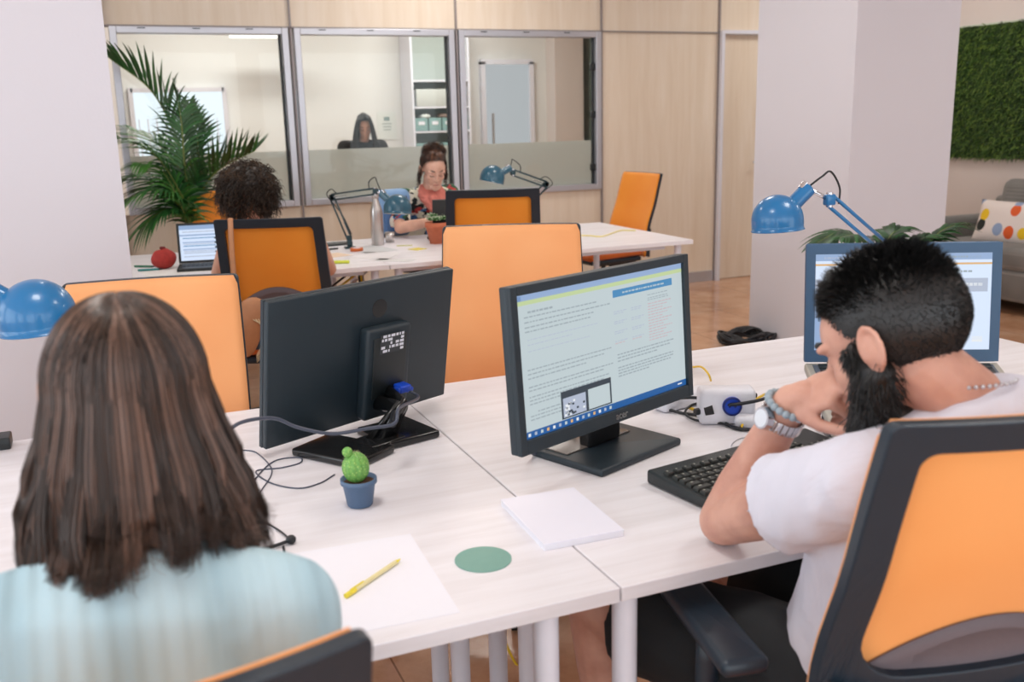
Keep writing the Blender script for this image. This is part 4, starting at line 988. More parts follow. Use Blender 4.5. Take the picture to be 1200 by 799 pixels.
# tan bag hanging from the curly woman's chair
tan = plain('tan_leather', rgb(176, 122, 84), .55, 0, .15, 30, bump=.3, bscale=120)
t = thing('tan_shoulder_bag', 'tan leather bag hanging on a strap from the chair of the curly haired woman', 'bag', atd(288, 385, 3.85))
c0 = atd(289, 378, 3.85)
b = B(); b.ell(c0 + Vector((0, 0, -.02)), (.085, .05, .12), n=20, m=14); b.v = [v + Vector((.03 * math.sin((v.z - c0.z) * 18), 0, 0)) for v in b.v]; b.build('pouch', tan, t, world=True)
b = B(); b.tube(spline([c0 + Vector((-.02, 0, .09)), atd(276, 340, 3.84), atd(272, 300, 3.86), atd(270, 262, 3.92), atd(270, 256, 3.98)], 8), .011, 6, flat=.3, up=(0, 1, 0)); b.build('strap', tan, t, world=True)
b = B()
for k in range(4): b.tube(spline([c0 + Vector((.02 + .01 * k, -.05, .02)), c0 + Vector((.07, -.06, -.03 - .02 * k)), c0 + Vector((.02, -.05, -.13 - .008 * k))], 6), .002, 5)
b.build('fringe', plain('cream_cord', rgb(214, 196, 160), .7), t, world=True)

# ------------------------------------------------------------------ palm behind the far desk
leafm, nt, p = _mat('palm_leaf'); setp(p, Roughness=.42)
at = nt.nodes.new('ShaderNodeAttribute'); at.attribute_name = 'tint'
nt.links.new(ramp(nt, at.outputs['Fac'], [(0, rgb(20, 54, 26)), (.5, rgb(42, 98, 44)), (1, rgb(84, 142, 60))]), p.inputs['Base Color'])
stemm = plain('palm_stem', rgb(104, 118, 52), .5, 0, .2, 20)
def frond(name, pts, leaf_l, n, parent, start=.25, droop=.25, wid=.012, seed=0, lift=.3, yaw=0, tb=.5):
    rr = random.Random(seed); P = spline(pts, 14); N = len(P); inv = parent_world(parent).inverted()
    b = B(); b.tube([inv @ q for q in P], [max(.0115 * (1 - .85 * i / N), .0012) for i in range(N)], 7, mi=0)
    tv = [tb] * len(b.v)
    for side in (-1, 1):
        for k in range(n):
            f = start + (1 - start) * (k + .3 * rr.random()) / n; i = min(int(f * (N - 1)), N - 2); fr = f * (N - 1) - i
            q = P[i].lerp(P[i + 1], fr); tg = (P[i + 1] - P[i]).normalized()
            sd = tg.cross(Vector((0, 0, 1))); sd = sd.normalized() if sd.length > .05 else Vector((1, 0, 0)); up = sd.cross(tg).normalized()
            g = (f - start) / (1 - start); L = leaf_l * (.45 + .75 * math.sin(PI * min(.12 + g * .85, 1))) * rr.uniform(.88, 1.1)
            d = (sd * side * (.85 - .35 * g) + tg * (.55 + .5 * g) + up * lift * rr.uniform(.6, 1.2)).normalized()
            nn = d.cross(up).normalized(); m_ = 6; vs = []
            for j in range(m_ + 1):
                u = j / m_; c = q + d * L * u - Vector((0, 0, 1)) * droop * L * u * u; w = wid * (math.sin(PI * min(u * .8 + .15, 1)) ** .7) * (1 - u ** 4) + .0006
                wv = (tg - d * tg.dot(d)).normalized() * w
                vs += [inv @ (c + wv), inv @ (c + up * w * .25), inv @ (c - wv)]
            fs = []
            for j in range(m_): a = j * 3; fs += [(a, a + 1, a + 4, a + 3), (a + 1, a + 2, a + 5, a + 4)]
            b.add(vs, fs, True, 1); tv += [min(max(tb + rr.uniform(-.25, .25), 0), 1)] * len(vs)
    o = b.build(name, [stemm, leafm], parent); a_ = o.data.attributes.new('tint', 'FLOAT', 'POINT'); a_.data.foreach_set('value', tv); return o
PX, PY = .44, 6.28
t = thing('potted_palm', 'large leafy palm in a pot behind the far left desk under the window', 'palm', (PX, PY, 0))
B().lathe([(0, 0), (.12, 0), (.17, .30), (.18, .30), (.18, .34), (.165, .34), (.16, .3), (0, .3)], n=36).build('pot', plain('brown_pot', rgb(112, 84, 62), .6), t)
B().lathe([(.162, .31), (0, .32)], n=20).build('soil', M['soil'], t)
R0 = Vector((PX, PY, .32))
fr_spec = [
    ([R0, atd(222, 262, 6.3), atd(212, 180, 6.3), atd(180, 110, 6.2), atd(128, 68, 6.0)], .40, 34, .35, .25, 1, .4, .35),
    ([R0, atd(222, 255, 6.15), atd(216, 190, 6.15), atd(212, 140, 6.15), atd(203, 98, 6.1)], .26, 32, .25, .55, 2, .15, .3),
    ([R0, atd(226, 262, 6.3), atd(232, 232, 6.25), atd(255, 200, 6.2), atd(300, 176, 6.1)], .26, 26, .35, -.1, 3, .5, .25),
    ([R0, atd(222, 262, 6.2), atd(208, 220, 6.1), atd(180, 180, 6.0), atd(138, 160, 5.9)], .30, 30, .3, .5, 4, .2, .6),
    ([R0, atd(222, 262, 6.4), atd(212, 205, 6.2), atd(186, 170, 6.25), atd(150, 150, 6.3)], .34, 30, .3, .4, 5, .2, .75),
    ([R0, atd(220, 268, 6.2), atd(206, 236, 6.1), atd(182, 222, 6.0), atd(150, 232, 5.95)], .30, 30, .3, .6, 6, .1, .5),
    ([R0, atd(220, 270, 6.25), atd(210, 250, 6.2), atd(192, 246, 6.1), atd(164, 268, 6.0)], .24, 26, .3, .5, 7, .1, .4),
    ([R0, atd(220, 262, 6.2), atd(205, 225, 6.2), atd(170, 205, 6.2), atd(130, 215, 6.2)], .34, 28, .3, .5, 8, .1, .35),
    ([R0, atd(224, 262, 6.2), atd(222, 220, 6.2), atd(232, 170, 6.2), atd(222, 120, 6.2)], .22, 26, .4, .3, 9, .1, .2),
    ([R0, atd(224, 270, 6.2), atd(214, 245, 6.1), atd(190, 200, 6.05), atd(160, 190, 5.9)], .26, 26, .3, .6, 10, .1, .8),
    ([R0, atd(226, 270, 6.3), atd(230, 250, 6.3), atd(246, 236, 6.3), atd(268, 232, 6.3)], .16, 18, .4, .2, 11, .2, .2)]
for i, (pt, L, n_, s_, dr, sd, lf, tb) in enumerate(fr_spec): frond('frond', pt, L, n_, t, s_, dr, .010, sd, lf, 0, tb)
# second palm between the desk and the sofa
t = thing('potted_palm', 'low dark leafy palm peeking over the laptop lid near the sofa', 'palm', (3.35, 3.05, 0))
B().lathe([(0, 0), (.1, 0), (.14, .24), (.15, .24), (.15, .27), (.14, .27), (.13, .24), (0, .24)], n=32).build('pot', M['white_plastic'], t)
B().lathe([(.135, .25), (0, .26)], n=20).build('soil', M['soil'], t)
R1 = Vector((3.35, 3.05, .26))
for i, (pt, L, tb) in enumerate([([R1, atd(1030, 330, 4.2), atd(1008, 285, 4.2), atd(985, 272, 4.2), atd(958, 284, 4.1)], .14, .1), ([R1, atd(1035, 330, 4.1), atd(1022, 290, 4.1), atd(1005, 276, 4.0), atd(985, 278, 3.9)], .13, .15),
                                ([R1, atd(1060, 330, 4.1), atd(1085, 290, 4.2), atd(1105, 270, 4.2), atd(1128, 262, 4.2)], .13, .1), ([R1, atd(1055, 330, 4.1), atd(1065, 300, 4.2), atd(1080, 280, 4.2), atd(1100, 282, 4.2)], .12, .2),
                                ([R1, atd(1045, 320, 4.2), atd(1040, 290, 4.2), atd(1046, 274, 4.2), atd(1058, 268, 4.2)], .13, .15)]):
    frond('frond', pt, L, 18, t, .45, .5, .011, 30 + i, .2, 0, tb)

# ------------------------------------------------------------------ sofa corner
t = thing('sofa', 'grey fabric sofa against the right wall', 'sofa', (6.32, 4.35, 0))
sf = M['sofa_grey']
B().box((0, 0, .20), (.92, 2.75, .22), bev=.03).build('sofa_base', sf, t)
for k in range(2): B().box((-.09, -.62 + k * 1.24, .385), (.74, 1.22, .17), bev=.05).build('seat_cushion', sf, t)
for k in range(2):
    b = B(); b.box((0, 0, 0), (.22, 1.2, .46), bev=.07); b.xf(Matrix.Translation((.27, -.62 + k * 1.24, .66)) @ Matrix.Rotation(R_(10), 4, 'Y')); b.build('back_cushion', sf, t)
B().box((.38, 0, .44), (.14, 2.75, .62), bev=.04).build('sofa_back', sf, t)
for s in (-1, 1): B().box((0, s * 1.44, .34), (.92, .15, .52), bev=.05).build('sofa_arm', sf, t)
for sx in (-1, 1):
    for sy in (-1, 1): B().cyl((sx * .4, sy * 1.3, 0), (sx * .4, sy * 1.3, .1), .02).build('sofa_leg', M['black_plastic'], t)
# patterned cushion
def pillow(w, h, d):
    b = B(); n = 22; vs = []
    for s in (-1, 1):
        for j in range(n + 1):
            for i in range(n + 1):
                u, v = -1 + 2 * i / n, -1 + 2 * j / n; th = d * ((1 - u ** 4) * (1 - v ** 4)) ** .6
                sx = w * (1 - .06 * (1 - abs(v)) ** 1) if 0 else w; vs.append((u * w * (1 - .05 * (1 - v * v)), s * th, v * h * (1 - .05 * (1 - u * u))))
    q = (n + 1) ** 2; fs = []
    for j in range(n):
        for i in range(n): a = j * (n + 1) + i; fs.append((a, a + 1, a + n + 2, a + n + 1)); fs.append((a + q, a + n + 1 + q, a + n + 2 + q, a + 1 + q))
    b.add(vs, fs, True); return b
pm, nt, p = _mat('dotted_print'); setp(p, Roughness=.75)
tc = nt.nodes.new('ShaderNodeTexCoord'); mp = nt.nodes.new('ShaderNodeMapping'); mp.inputs['Scale'].default_value = (1, 0, .8); nt.links.new(tc.outputs['Object'], mp.inputs['Vector'])
vo = nt.nodes.new('ShaderNodeTexVoronoi'); vo.inputs['Scale'].default_value = 9.5; vo.inputs['Randomness'].default_value = .7; nt.links.new(mp.outputs['Vector'], vo.inputs['Vector'])
sep = nt.nodes.new('ShaderNodeSeparateColor'); nt.links.new(vo.outputs['Color'], sep.inputs[0])
cr = nt.nodes.new('ShaderNodeValToRGB'); cr.color_ramp.interpolation = 'CONSTANT'; el = cr.color_ramp.elements
cols = [(0, rgb(30, 36, 34)), (.24, rgb(238, 196, 30)), (.46, rgb(228, 96, 40)), (.62, rgb(150, 168, 200)), (.8, rgb(30, 36, 34)), (.9, rgb(214, 120, 160))]
while len(el) < len(cols): el.new(.5)
for e, (q_, c) in zip(el, cols): e.position = q_; e.color = c
nt.links.new(sep.outputs[0], cr.inputs[0])
gt = nt.nodes.new('ShaderNodeMath'); gt.operation = 'GREATER_THAN'; gt.inputs[1].default_value = .36; nt.links.new(vo.outputs['Distance'], gt.inputs[0])
mx = nt.nodes.new('ShaderNodeMix'); mx.data_type = 'RGBA'; nt.links.new(gt.outputs[0], mx.inputs['Factor']); nt.links.new(cr.outputs[0], mx.inputs['A']); mx.inputs['B'].default_value = rgb(234, 222, 216)
nt.links.new(mx.outputs['Result'], p.inputs['Base Color'])
o = pillow(.27, .17, .07).build('throw_cushion', pm); o.matrix_world = Matrix.Translation((6.20, 5.18, .60)) @ Matrix.Rotation(R_(-78), 4, 'Z') @ Matrix.Rotation(R_(-22), 4, 'X'); tag(o, 'white cushion with yellow, black and orange dots on the grey sofa', 'cushion')
o = pillow(.2, .17, .06).build('throw_cushion', plain('charcoal_cushion', rgb(44, 44, 46), .85, bump=.4)); o.matrix_world = Matrix.Translation((6.22, 4.72, .60)) @ Matrix.Rotation(R_(-90), 4, 'Z') @ Matrix.Rotation(R_(-20), 4, 'X'); tag(o, 'plain charcoal cushion right of the dotted one on the sofa', 'cushion')
# green wall panel
t = thing('moss_panel', 'square green artificial grass panel hung on the right wall', 'wall panel', (6.79, 5.5, 1.03))
B().box((-.01, .0, .53), (.02, 1.80, 1.06)).build('backing', plain('panel_backing', rgb(40, 60, 26), .9), t)
B().box((-.012, .0, 1.065), (.03, 1.80, .012)).build('top_edge', plain('white_net', rgb(190, 200, 180), .8), t)
rg = np.random.default_rng(4); L = []; tn = []
for k in range(15000):
    y = 5.5 + rg.uniform(-.9, .9); z = 1.03 + rg.uniform(-.0, 1.06); x = 6.77
    d = Vector((-rg.uniform(.35, 1), rg.normal() * .6, rg.normal() * .5 - .25)).normalized(); l = rg.uniform(.025, .055)
    L.append([(x, y, z), (x + d.x * l * .5, y + d.y * l * .5, z + d.z * l * .5), (x + d.x * l, y + d.y * l, z + d.z * l - .012)]); tn.append(rg.random() ** 1.5)
gmat = hair_mat('grass_blade', rgb(30, 56, 14), rgb(66, 104, 32), rgb(140, 168, 70), .5)
g = strands('grass', L, .0032, gmat, t, tn); g['kind'] = 'stuff'
# black coil on the floor at the pillar foot, dark mat, yellow cable below the desk
pts = []; c = atz(875, 399, .03); rr = random.Random(4)
for k in range(170): a = k * .42; r = .13 + .035 * math.sin(k * .37); pts.append(c + Vector((r * 1.15 * math.cos(a), r * math.sin(a), .012 + .018 * math.sin(k * 1.3) + .0002 * k)))
pts = [p_ - Vector((c.x, c.y, 0)) for p_ in pts]
pts = [Vector((p_.x, p_.y, max(p_.z, .008))) for p_ in pts]
o = B().tube(spline(pts, 2), .008, 6).build('cable_coil', M['cable_black']); o.location = (c.x, c.y, 0); tag(o, 'tangled black cable coil on the floor at the foot of the white pillar', 'cable')
o = B().box((0, 0, .012), (.9, .6, .024), bev=.005).build('floor_mat', plain('dark_mat', rgb(62, 58, 56), .8)); o.location = (5.78, 4.05, 0); 
o.location = (5.45, 3.7, 0); tag(o, 'dark flat mat on the floor in front of the grey sofa', 'mat')
pts = [Vector((.95, 2.0, .008)), Vector((.9, 2.2, .008)), Vector((.86, 2.32, .3)), Vector((.9, 2.3, .6)), Vector((.93, 2.3, .70))]
o = B().tube(spline(pts, 8), .004, 6).build('network_cable', M['yellow_cable']); tag(o, 'yellow cable hanging beneath the right near desk', 'cable')
pts = [Vector((1.25, 5.15, .70)), Vector((1.20, 4.95, .45)), Vector((1.02, 4.9, .33)), Vector((.95, 5.0, .5)), Vector((1.3, 5.2, .70))]
for k in range(3):
    o = B().tube(spline([p_ + Vector((.02 * k, .03 * k, -.03 * k)) for p_ in pts], 8), .006, 6).build('cable', [M['cable_black'], M['yellow_cable'], M['alu']][k])
    tag(o, ['black', 'yellow', 'grey'][k] + ' cable looping under the far desks beside the orange chair', 'cable')
# ------------------------------------------------------------------ back office
t = thing('shelving_unit', 'pale shelving unit in the office behind the middle window', 'shelves', (3.28, 9.72, 0))
for s in (-1, 1): B().box((s * .30, 0, 1.2), (.02, .36, 2.4)).build('side_panel', M['white_metal'], t)
B().box((0, .17, 1.2), (.58, .01, 2.4)).build('back_panel', plain('office_grey_green', rgb(176, 186, 180), .6), t)
SZ = [.5, .8, 1.10, 1.33, 1.57, 1.83]
for z in SZ: B().box((0, 0, z), (.58, .34, .018)).build('shelf', M['white_metal'], t)
bin_m = plain('blue_green_bin', rgb(136, 172, 172), .5)
def bin_(x, z, label, w=.13, h=.13, m=None):
    t = thing('storage_bin', label, 'bin', (3.28 + x, 9.66, z + .009), 0, 'storage bins on the office shelves')
    b = B(); b.box((0, 0, .003), (w, .2, .006)); 
    for s in (-1, 1): b.box((s * (w / 2 - .003), 0, h / 2), (.006, .2, h)); b.box((0, s * .097, h / 2), (w - .012, .006, h))
    b.build('bin_body', m or bin_m, t); b = B(); b.box((0, -.102, h * .6), (w * .5, .004, h * .25)); b.build('label_holder', M['paper'], t)
for k in range(4): bin_(-.215 + k * .143, 1.33, 'blue green bin on the fourth shelf from the floor, ' + ['leftmost', 'second from left', 'second from right', 'rightmost'][k])
for k in range(4): bin_(-.215 + k * .143, 1.10, 'blue green bin on the third shelf from the floor, ' + ['leftmost', 'second from left', 'second from right', 'rightmost'][k], h=.11)
o = B().box((0, 0, .085), (.36, .22, .17), bev=.004).build('storage_box', plain('pale_carton', rgb(196, 200, 196), .6)); o.location = (3.20, 9.66, 1.579); tag(o, 'long pale box on the fifth shelf of the office unit', 'box')
o = B().box((0, 0, .07), (.11, .2, .14), bev=.004).build('storage_box', plain('brown_carton', rgb(96, 82, 72), .7)); o.location = (3.46, 9.66, 1.579); tag(o, 'small brown box right of the long pale box on the shelf', 'box')
for k in range(3):
    o = B().ell((0, 0, .03), (.06 + .01 * k, .08, .03)).build('cloth_bundle', plain('cloth_%d' % k, [rgb(210, 214, 210), rgb(120, 104, 96), rgb(150, 60, 52)][k], .8)); o.location = (3.1 + k * .17, 9.62, 1.839 if k == 2 else 1.339 + .24); 
    if k < 2: o.location.z = 1.579 if 0 else 1.449 + .0; o.location = (3.12 + k * .2, 9.63, 1.451 if k == 0 else 1.451)
    tag(o, ['white', 'brown', 'red'][k] + [' cloth bundle lying on the blue green bins', ' cloth bundle lying on the blue green bins', ' cloth bundle on the top shelf of the office unit'][k], 'cloth')
o = B().box((0, 0, 0), (.20, .004, .28)).build('notice', plain('notice_paper', rgb(216, 220, 216), .6)); o.location = (2.80, 9.905, 1.40); tag(o, 'small printed notice pinned to the office wall beside the shelves', 'notice')
b = B(); b.box((0, -.003, .07), (.06, .002, .04))
for k in range(3): b.box((0, -.003, .02 - k * .03), (.1 - .01 * k, .002, .008))
nn = b.build('print', plain('grey_green_print', rgb(130, 150, 148), .6), o)
t = thing('cupboard', 'tall grey green cupboard at the right end of the office', 'cupboard', (4.5, 9.5, 0))
t.location = (4.78, 9.0, 0); t.location = (5.28, 9.72, 0)
B().box((0, 0, 1.15), (.42, .34, 2.3)).build('carcass', plain('grey_green_laminate', rgb(120, 132, 122), .5), t)
for s in (-1, 1):
    d = B().box((s * .105, -.178, 1.15), (.2, .016, 2.24)).build('door', plain('grey_green_door', rgb(134, 146, 134), .5), t); B().box((s * .02, -.19, 1.1), (.01, .012, .14)).build('handle', M['alu'], d)
# ------------------------------------------------------------------ people
def loft(b, rings, n=24):
    """rings: (centre, rx, ry, rz) elliptical sections, z-up tilted to follow the path"""
    vs = []; N = len(rings)
    C = [Vector(r[0]) for r in rings]
    for i, (c, rx, ry, rz) in enumerate(rings):
        t = (C[min(i + 1, N - 1)] - C[max(i - 1, 0)]).normalized(); q = Vector((0, 0, 1)).rotation_difference(t).to_matrix() @ Matrix.Rotation(rz, 3, 'Z')
        for k in range(n): th = 2 * PI * k / n; ct, st = math.cos(th), math.sin(th); vs.append(C[i] + q @ Vector((rx * abs(ct) ** .85 * (1 if ct > 0 else -1), ry * abs(st) ** .85 * (1 if st > 0 else -1), 0)))
    fs = [(i * n + k, i * n + (k + 1) % n, (i + 1) * n + (k + 1) % n, (i + 1) * n + k) for i in range(N - 1) for k in range(n)]
    fs += [tuple(reversed(range(n))), tuple((N - 1) * n + k for k in range(n))]
    b.add(vs, fs, True)
def head_prims(b, T, s=1, female=False):
    """face looks along +y, chin at -z"""
    def E(c, r, rot=None): b.ell(T @ (Vector(c) * s), tuple(x * s for x in r), (T.to_3x3() @ rot) if rot is not None else T.to_3x3(), 24, 16)
    def Cp(a, r0, c, r1): b.cap(T @ (Vector(a) * s), r0 * s, T @ (Vector(c) * s), r1 * s, 12)
    j = .92 if female else 1.0
    E((0, -.015, .035), (.074, .096, .083)); E((0, .022, .03), (.066, .072, .07))
    E((0, .028, -.03), (.060 * j, .060, .082)); E((0, .035, -.075), (.044 * j, .045, .040)); E((0, .070, -.098), (.022, .020, .018))
    for x in (-1, 1):
        Cp((x * .050 * j, .004, -.045), .020, (x * .020, .064, -.092), .018)          # jaw
        E((x * .036, .058, -.020), (.022, .021, .026)); E((x * .034, .079, .024), (.024, .012, .008))   # cheek, brow
        E((x * .012, .098, -.030), (.008, .009, .007))
        E((x * .030, .0735, .003), (.0155, .010, .0085))                             # closed lids
        R = Matrix.Rotation(R_(12) * x, 3, 'Z') @ Matrix.Rotation(R_(-10), 3, 'X')
        E((x * .079, -.006, .0), (.008, .017, .031), R); E((x * .076, -.002, -.024), (.008, .010, .012), R)
        for k in range(9):                                                         # rim of the ear
            a0 = R_(-60 + k * 30); a1 = R_(-60 + (k + 1) * 30)
            f = lambda a: Vector((x * (.086 + .002 * math.cos(a)), -.009 - .016 * math.cos(a) * 1.0, .003 + .029 * math.sin(a)))
            Cp(f(a0), .0042, f(a1), .0042)
    Cp((0, .086, .020), .0085, (0, .104, -.018), .0095); E((0, .108, -.024), (.0115, .010, .009))
    E((0, .089, -.056), (.022, .010, .0065)); E((0, .086, -.067), (.019, .010, .0070)); E((0, .080, -.080), (.018, .010, .008))
def hand_prims(b, wrist, d, nrm, curl=(20, 30, 20), s=1.0, thumb_side=1, spread=4):
    d = Vector(d).normalized(); nrm = Vector(nrm); nrm = (nrm - d * nrm.dot(d)).normalized(); side = d.cross(nrm) * thumb_side
    W = Vector(wrist); R = Matrix((side, d, nrm)).transposed()
    f = lambda x, y, z: W + R @ (Vector((x, y, z)) * s)
    b.cap(W, .026 * s, f(0, .03, 0), .027 * s); b.ell(f(0, .052, 0), (.040 * s, .048 * s, .0145 * s), R, 16, 12); b.ell(f(.022, .03, -.006), (.018 * s, .032 * s, .015 * s), R, 12, 10)
    for k, (x, L) in enumerate(((.030, .072), (.0105, .080), (-.0095, .075), (-.029, .060))):
        q = f(x, .088, 0); an = 0; sp = R_(spread * (1.5 - k)); dd = R @ Vector((math.sin(sp) * 1, math.cos(sp), 0)); p0 = q - dd * .012 * s; r = .0092 * s
        for j, fr in enumerate((.45, .30, .25)):
            an += R_(curl[j]); di = dd * math.cos(an) - (R @ Vector((0, 0, 1))) * math.sin(an); p1 = p0 + di * L * fr * s + (di * .012 * s if j == 0 else Vector()); b.cap(p0, r, p1, r * .93, 10); r *= .93; p0 = p1
    p0 = f(.030, .022, -.006); 
    for (dx, dy, dz, r0, r1) in ((.022, .028, -.010, .0125, .0105), (.012, .028, -.008, .0105, .0095), (.003, .024, -.006, .0095, .0080)):
        p1 = p0 + R @ (Vector((dx, dy, dz)) * s); b.cap(p0, r0 * s, p1, r1 * s, 10); p0 = p1
def limb(b, a, c, e, r, bulge=1.0):
    """two-segment limb with muscle taper: r = (top, mid-upper, joint, mid-lower, end)"""
    a, c, e = Vector(a), Vector(c), Vector(e)
    b.cap(a, r[0], a.lerp(c, .45), r[1]); b.cap(a.lerp(c, .45), r[1], c, r[2]); b.cap(c, r[2], c.lerp(e, .3), r[3]); b.cap(c.lerp(e, .3), r[3], e, r[4])
def body(par, sp, skin, vox=.0042, name='body'):
    b = B(); s = sp.get('s', 1)
    head_prims(b, sp['head'], s * sp.get('hs', 1), sp.get('f', False))
    hb = sp['head'] @ Vector((0, -.025, -.045)); nr = .050 if sp.get('f') else .056
    b.cap(hb, nr, sp['neck'], nr * 1.08); b.cap(sp['neck'], nr * 1.05, Vector(sp['neck']).lerp(Vector(sp['chest']), .25), nr * 1.2)
    rz = sp.get('rz', 0); tw = sp.get('tw', 1)
    P, Cc, Nk = Vector(sp['pelvis']), Vector(sp['chest']), Vector(sp['neck'])
    loft(b, [(P - Vector((0, 0, .09)), .10 * tw, .09 * tw, rz), (P, .165 * tw, .115 * tw, rz), (P.lerp(Cc, .35), .145 * tw, .105 * tw, rz), (P.lerp(Cc, .7), .150 * tw, .108 * tw, rz), (Cc, .165 * tw, .112 * tw, rz), (Cc.lerp(Nk, .55), .145 * tw, .085 * tw, rz), (Cc.lerp(Nk, .85), .07 * tw, .06 * tw, rz)])
    ar = sp.get('ar', 1)
    for k in ('L', 'R'):
        S, E_, W = sp['sh' + k], sp['el' + k], sp['wr' + k]
        b.cap(Vector(S), .056 * ar, Nk.lerp(Cc, .25), .05 * ar)
        limb(b, S, E_, W, [x * ar for x in (.054, .050, .040, .041, .026)])
        hd = sp['hand' + k]; hand_prims(b, W, hd[0], hd[1], hd[2], .95 * ar ** .5, hd[3])
        H, Kn, An = sp['hip' + k], sp['kn' + k], sp['an' + k]
        limb(b, H, Kn, An, [x * ar for x in (.088, .080, .056, .056, .036)])
        An = Vector(An); td = Vector(sp.get('toe', (0, 1, 0))).normalized(); b.cap(An + Vector((0, 0, -.03)) - td * .03, .034, An + td * .14 + Vector((0, 0, -.05)), .026)
    return fuse(b.build(name, skin, par, world=True), vox, 3)
def wrinkle(o, amp, scale, seed=0, stretch=(1, 1, 1)):
    me = o.data; n = len(me.vertices); co = np.empty(n * 3); me.vertices.foreach_get('co', co); co = co.reshape(-1, 3)
    nr = np.empty(n * 3); me.vertex_normals.foreach_get('vector', nr); nr = nr.reshape(-1, 3)
    off = np.array([mnoise.noise(Vector((c[0] * scale * stretch[0] + seed, c[1] * scale * stretch[1], c[2] * scale * stretch[2]))) + .5 * mnoise.noise(Vector((c[0] * scale * 2.3 + seed, c[1] * scale * 2.3, c[2] * scale * 2.3 * stretch[2]))) for c in co])
    co = co + nr * (off * amp)[:, None]; me.vertices.foreach_set('co', co.ravel()); me.update(); return o
def garment(par, name, mat, fn, vox=.006, wr=.004, sc=14, seed=0, stretch=(1, 1, 1)):
    b = B(); fn(b); o = fuse(b.build(name, mat, par, world=True), vox, 5); return wrinkle(o, wr, sc, seed, stretch)
def torso_cloth(b, sp, inf, top=.72, low=-.06, hem=0):
    rz = sp.get('rz', 0); tw = sp.get('tw', 1); P, Cc, Nk = Vector(sp['pelvis']), Vector(sp['chest']), Vector(sp['neck'])
    rg = [(P + Vector((0, 0, low)), .172 * tw + inf + hem, .13 * tw + inf, rz), (P + Vector((0, 0, .02)), .170 * tw + inf, .126 * tw + inf, rz), (P.lerp(Cc, .35), .152 * tw + inf, .118 * tw + inf, rz), (P.lerp(Cc, .7), .154 * tw + inf, .114 * tw + inf, rz), (Cc, .167 * tw + inf, .114 * tw + inf, rz), (Cc.lerp(Nk, .55), .147 * tw + inf, .09 * tw + inf, rz), (Cc.lerp(Nk, top), .098 * tw + inf, .064 * tw + inf, rz), (Cc.lerp(Nk, top + .12), .070 * tw + inf, .058 * tw + inf, rz)]
    loft(b, rg, 28)
def sleeve(b, sp, k, frac, r0, r1, sh=.06):
    S, E_ = Vector(sp['sh' + k]), Vector(sp['el' + k]); Nk, Cc = Vector(sp['neck']), Vector(sp['chest'])
    b.cap(S, r0, Nk.lerp(Cc, .30), sh); b.cap(S, r0, S.lerp(Cc, .4), r0 * 1.05)
    e = S.lerp(E_, frac); b.tube([S, S.lerp(e, .5), e], [r0, (r0 + r1) / 2 * 1.0, r1], 20)
def long_sleeve(b, sp, k, r0, r1, r2, frac=.95):
    sleeve(b, sp, k, 1.0, r0, r1); E_, W = Vector(sp['el' + k]), Vector(sp['wr' + k]); b.ell(E_, r1); b.tube([E_, E_.lerp(W, frac)], [r1, r2], 18)
def trousers(b, sp, r, kfrac=1.0, long=True):
    for k in ('L', 'R'):
        H, Kn, An = Vector(sp['hip' + k]), Vector(sp['kn' + k]), Vector(sp['an' + k])
        b.cap(H, r[0], H.lerp(Kn, .4), r[0] * .98)
        if long: b.cap(H.lerp(Kn, .4), r[0] * .98, Kn, r[1]); b.cap(Kn, r[1], Kn.lerp(An, .85), r[2])
        else: e = H.lerp(Kn, kfrac); b.tube([H.lerp(Kn, .3), e], [r[0], r[1]], 20)
    P = Vector(sp['pelvis']); loft(b, [(P - Vector((0, 0, .10)), .14, .11, sp.get('rz', 0)), (P - Vector((0, 0, .02)), .18, .13, sp.get('rz', 0)), (P + Vector((0, 0, .06)), .165, .12, sp.get('rz', 0))])
def shoes(par, sp, mat):
    for k in ('L', 'R'):
        An = Vector(sp['an' + k]); td = Vector(sp.get('toe', (0, 1, 0))).normalized(); b = B()
        b.cap(An + Vector((0, 0, -.035)) - td * .035, .042, An + td * .05 + Vector((0, 0, -.045)), .042); b.cap(An + td * .05 + Vector((0, 0, -.05)), .042, An + td * .16 + Vector((0, 0, -.058)), .032)
        z0 = An.z - .092; b.v = [Vector((v.x, v.y, max(v.z, .004))) for v in b.v]
        fuse(b.build('shoe', mat, par, world=True), .006, 3)
def scalp(T, s, region, off=.0, nm='hair_cap', mat=None, par=None, n=72, m=48, c=(0, -.015, .035), r=(.076, .098, .085)):
    b = B(); vs = []; keep = {}
    for i in range(m + 1):
        ph = PI * i / m - PI / 2
        for k in range(n):
            th = 2 * PI * k / n; d = Vector((math.cos(ph) * math.cos(th), math.cos(ph) * math.sin(th), math.sin(ph)))
            p = Vector((c[0] + d.x * (r[0] + off), c[1] + d.y * (r[1] + off), c[2] + d.z * (r[2] + off))); vs.append(p)
    fs = []
    for i in range(m):
        for k in range(n):
            f = (i * n + k, i * n + (k + 1) % n, (i + 1) * n + (k + 1) % n, (i + 1) * n + k)
            if all(region(vs[q]) for q in f): fs.append(f)
    b.add([T @ (v * s) for v in vs], fs, True); return b
def lerp_tab(tab, x):
    if x <= tab[0][0]: return tab[0][1]
    for (a, b_), (c, d) in zip(tab, tab[1:]):
        if x <= c: return b_ + (d - b_) * (x - a) / (c - a)
    return tab[-1][1]
def dress_cap(b, name, mat, par, val=.25):
    o = b.build(name, mat, par, world=True); return tint(o, val)

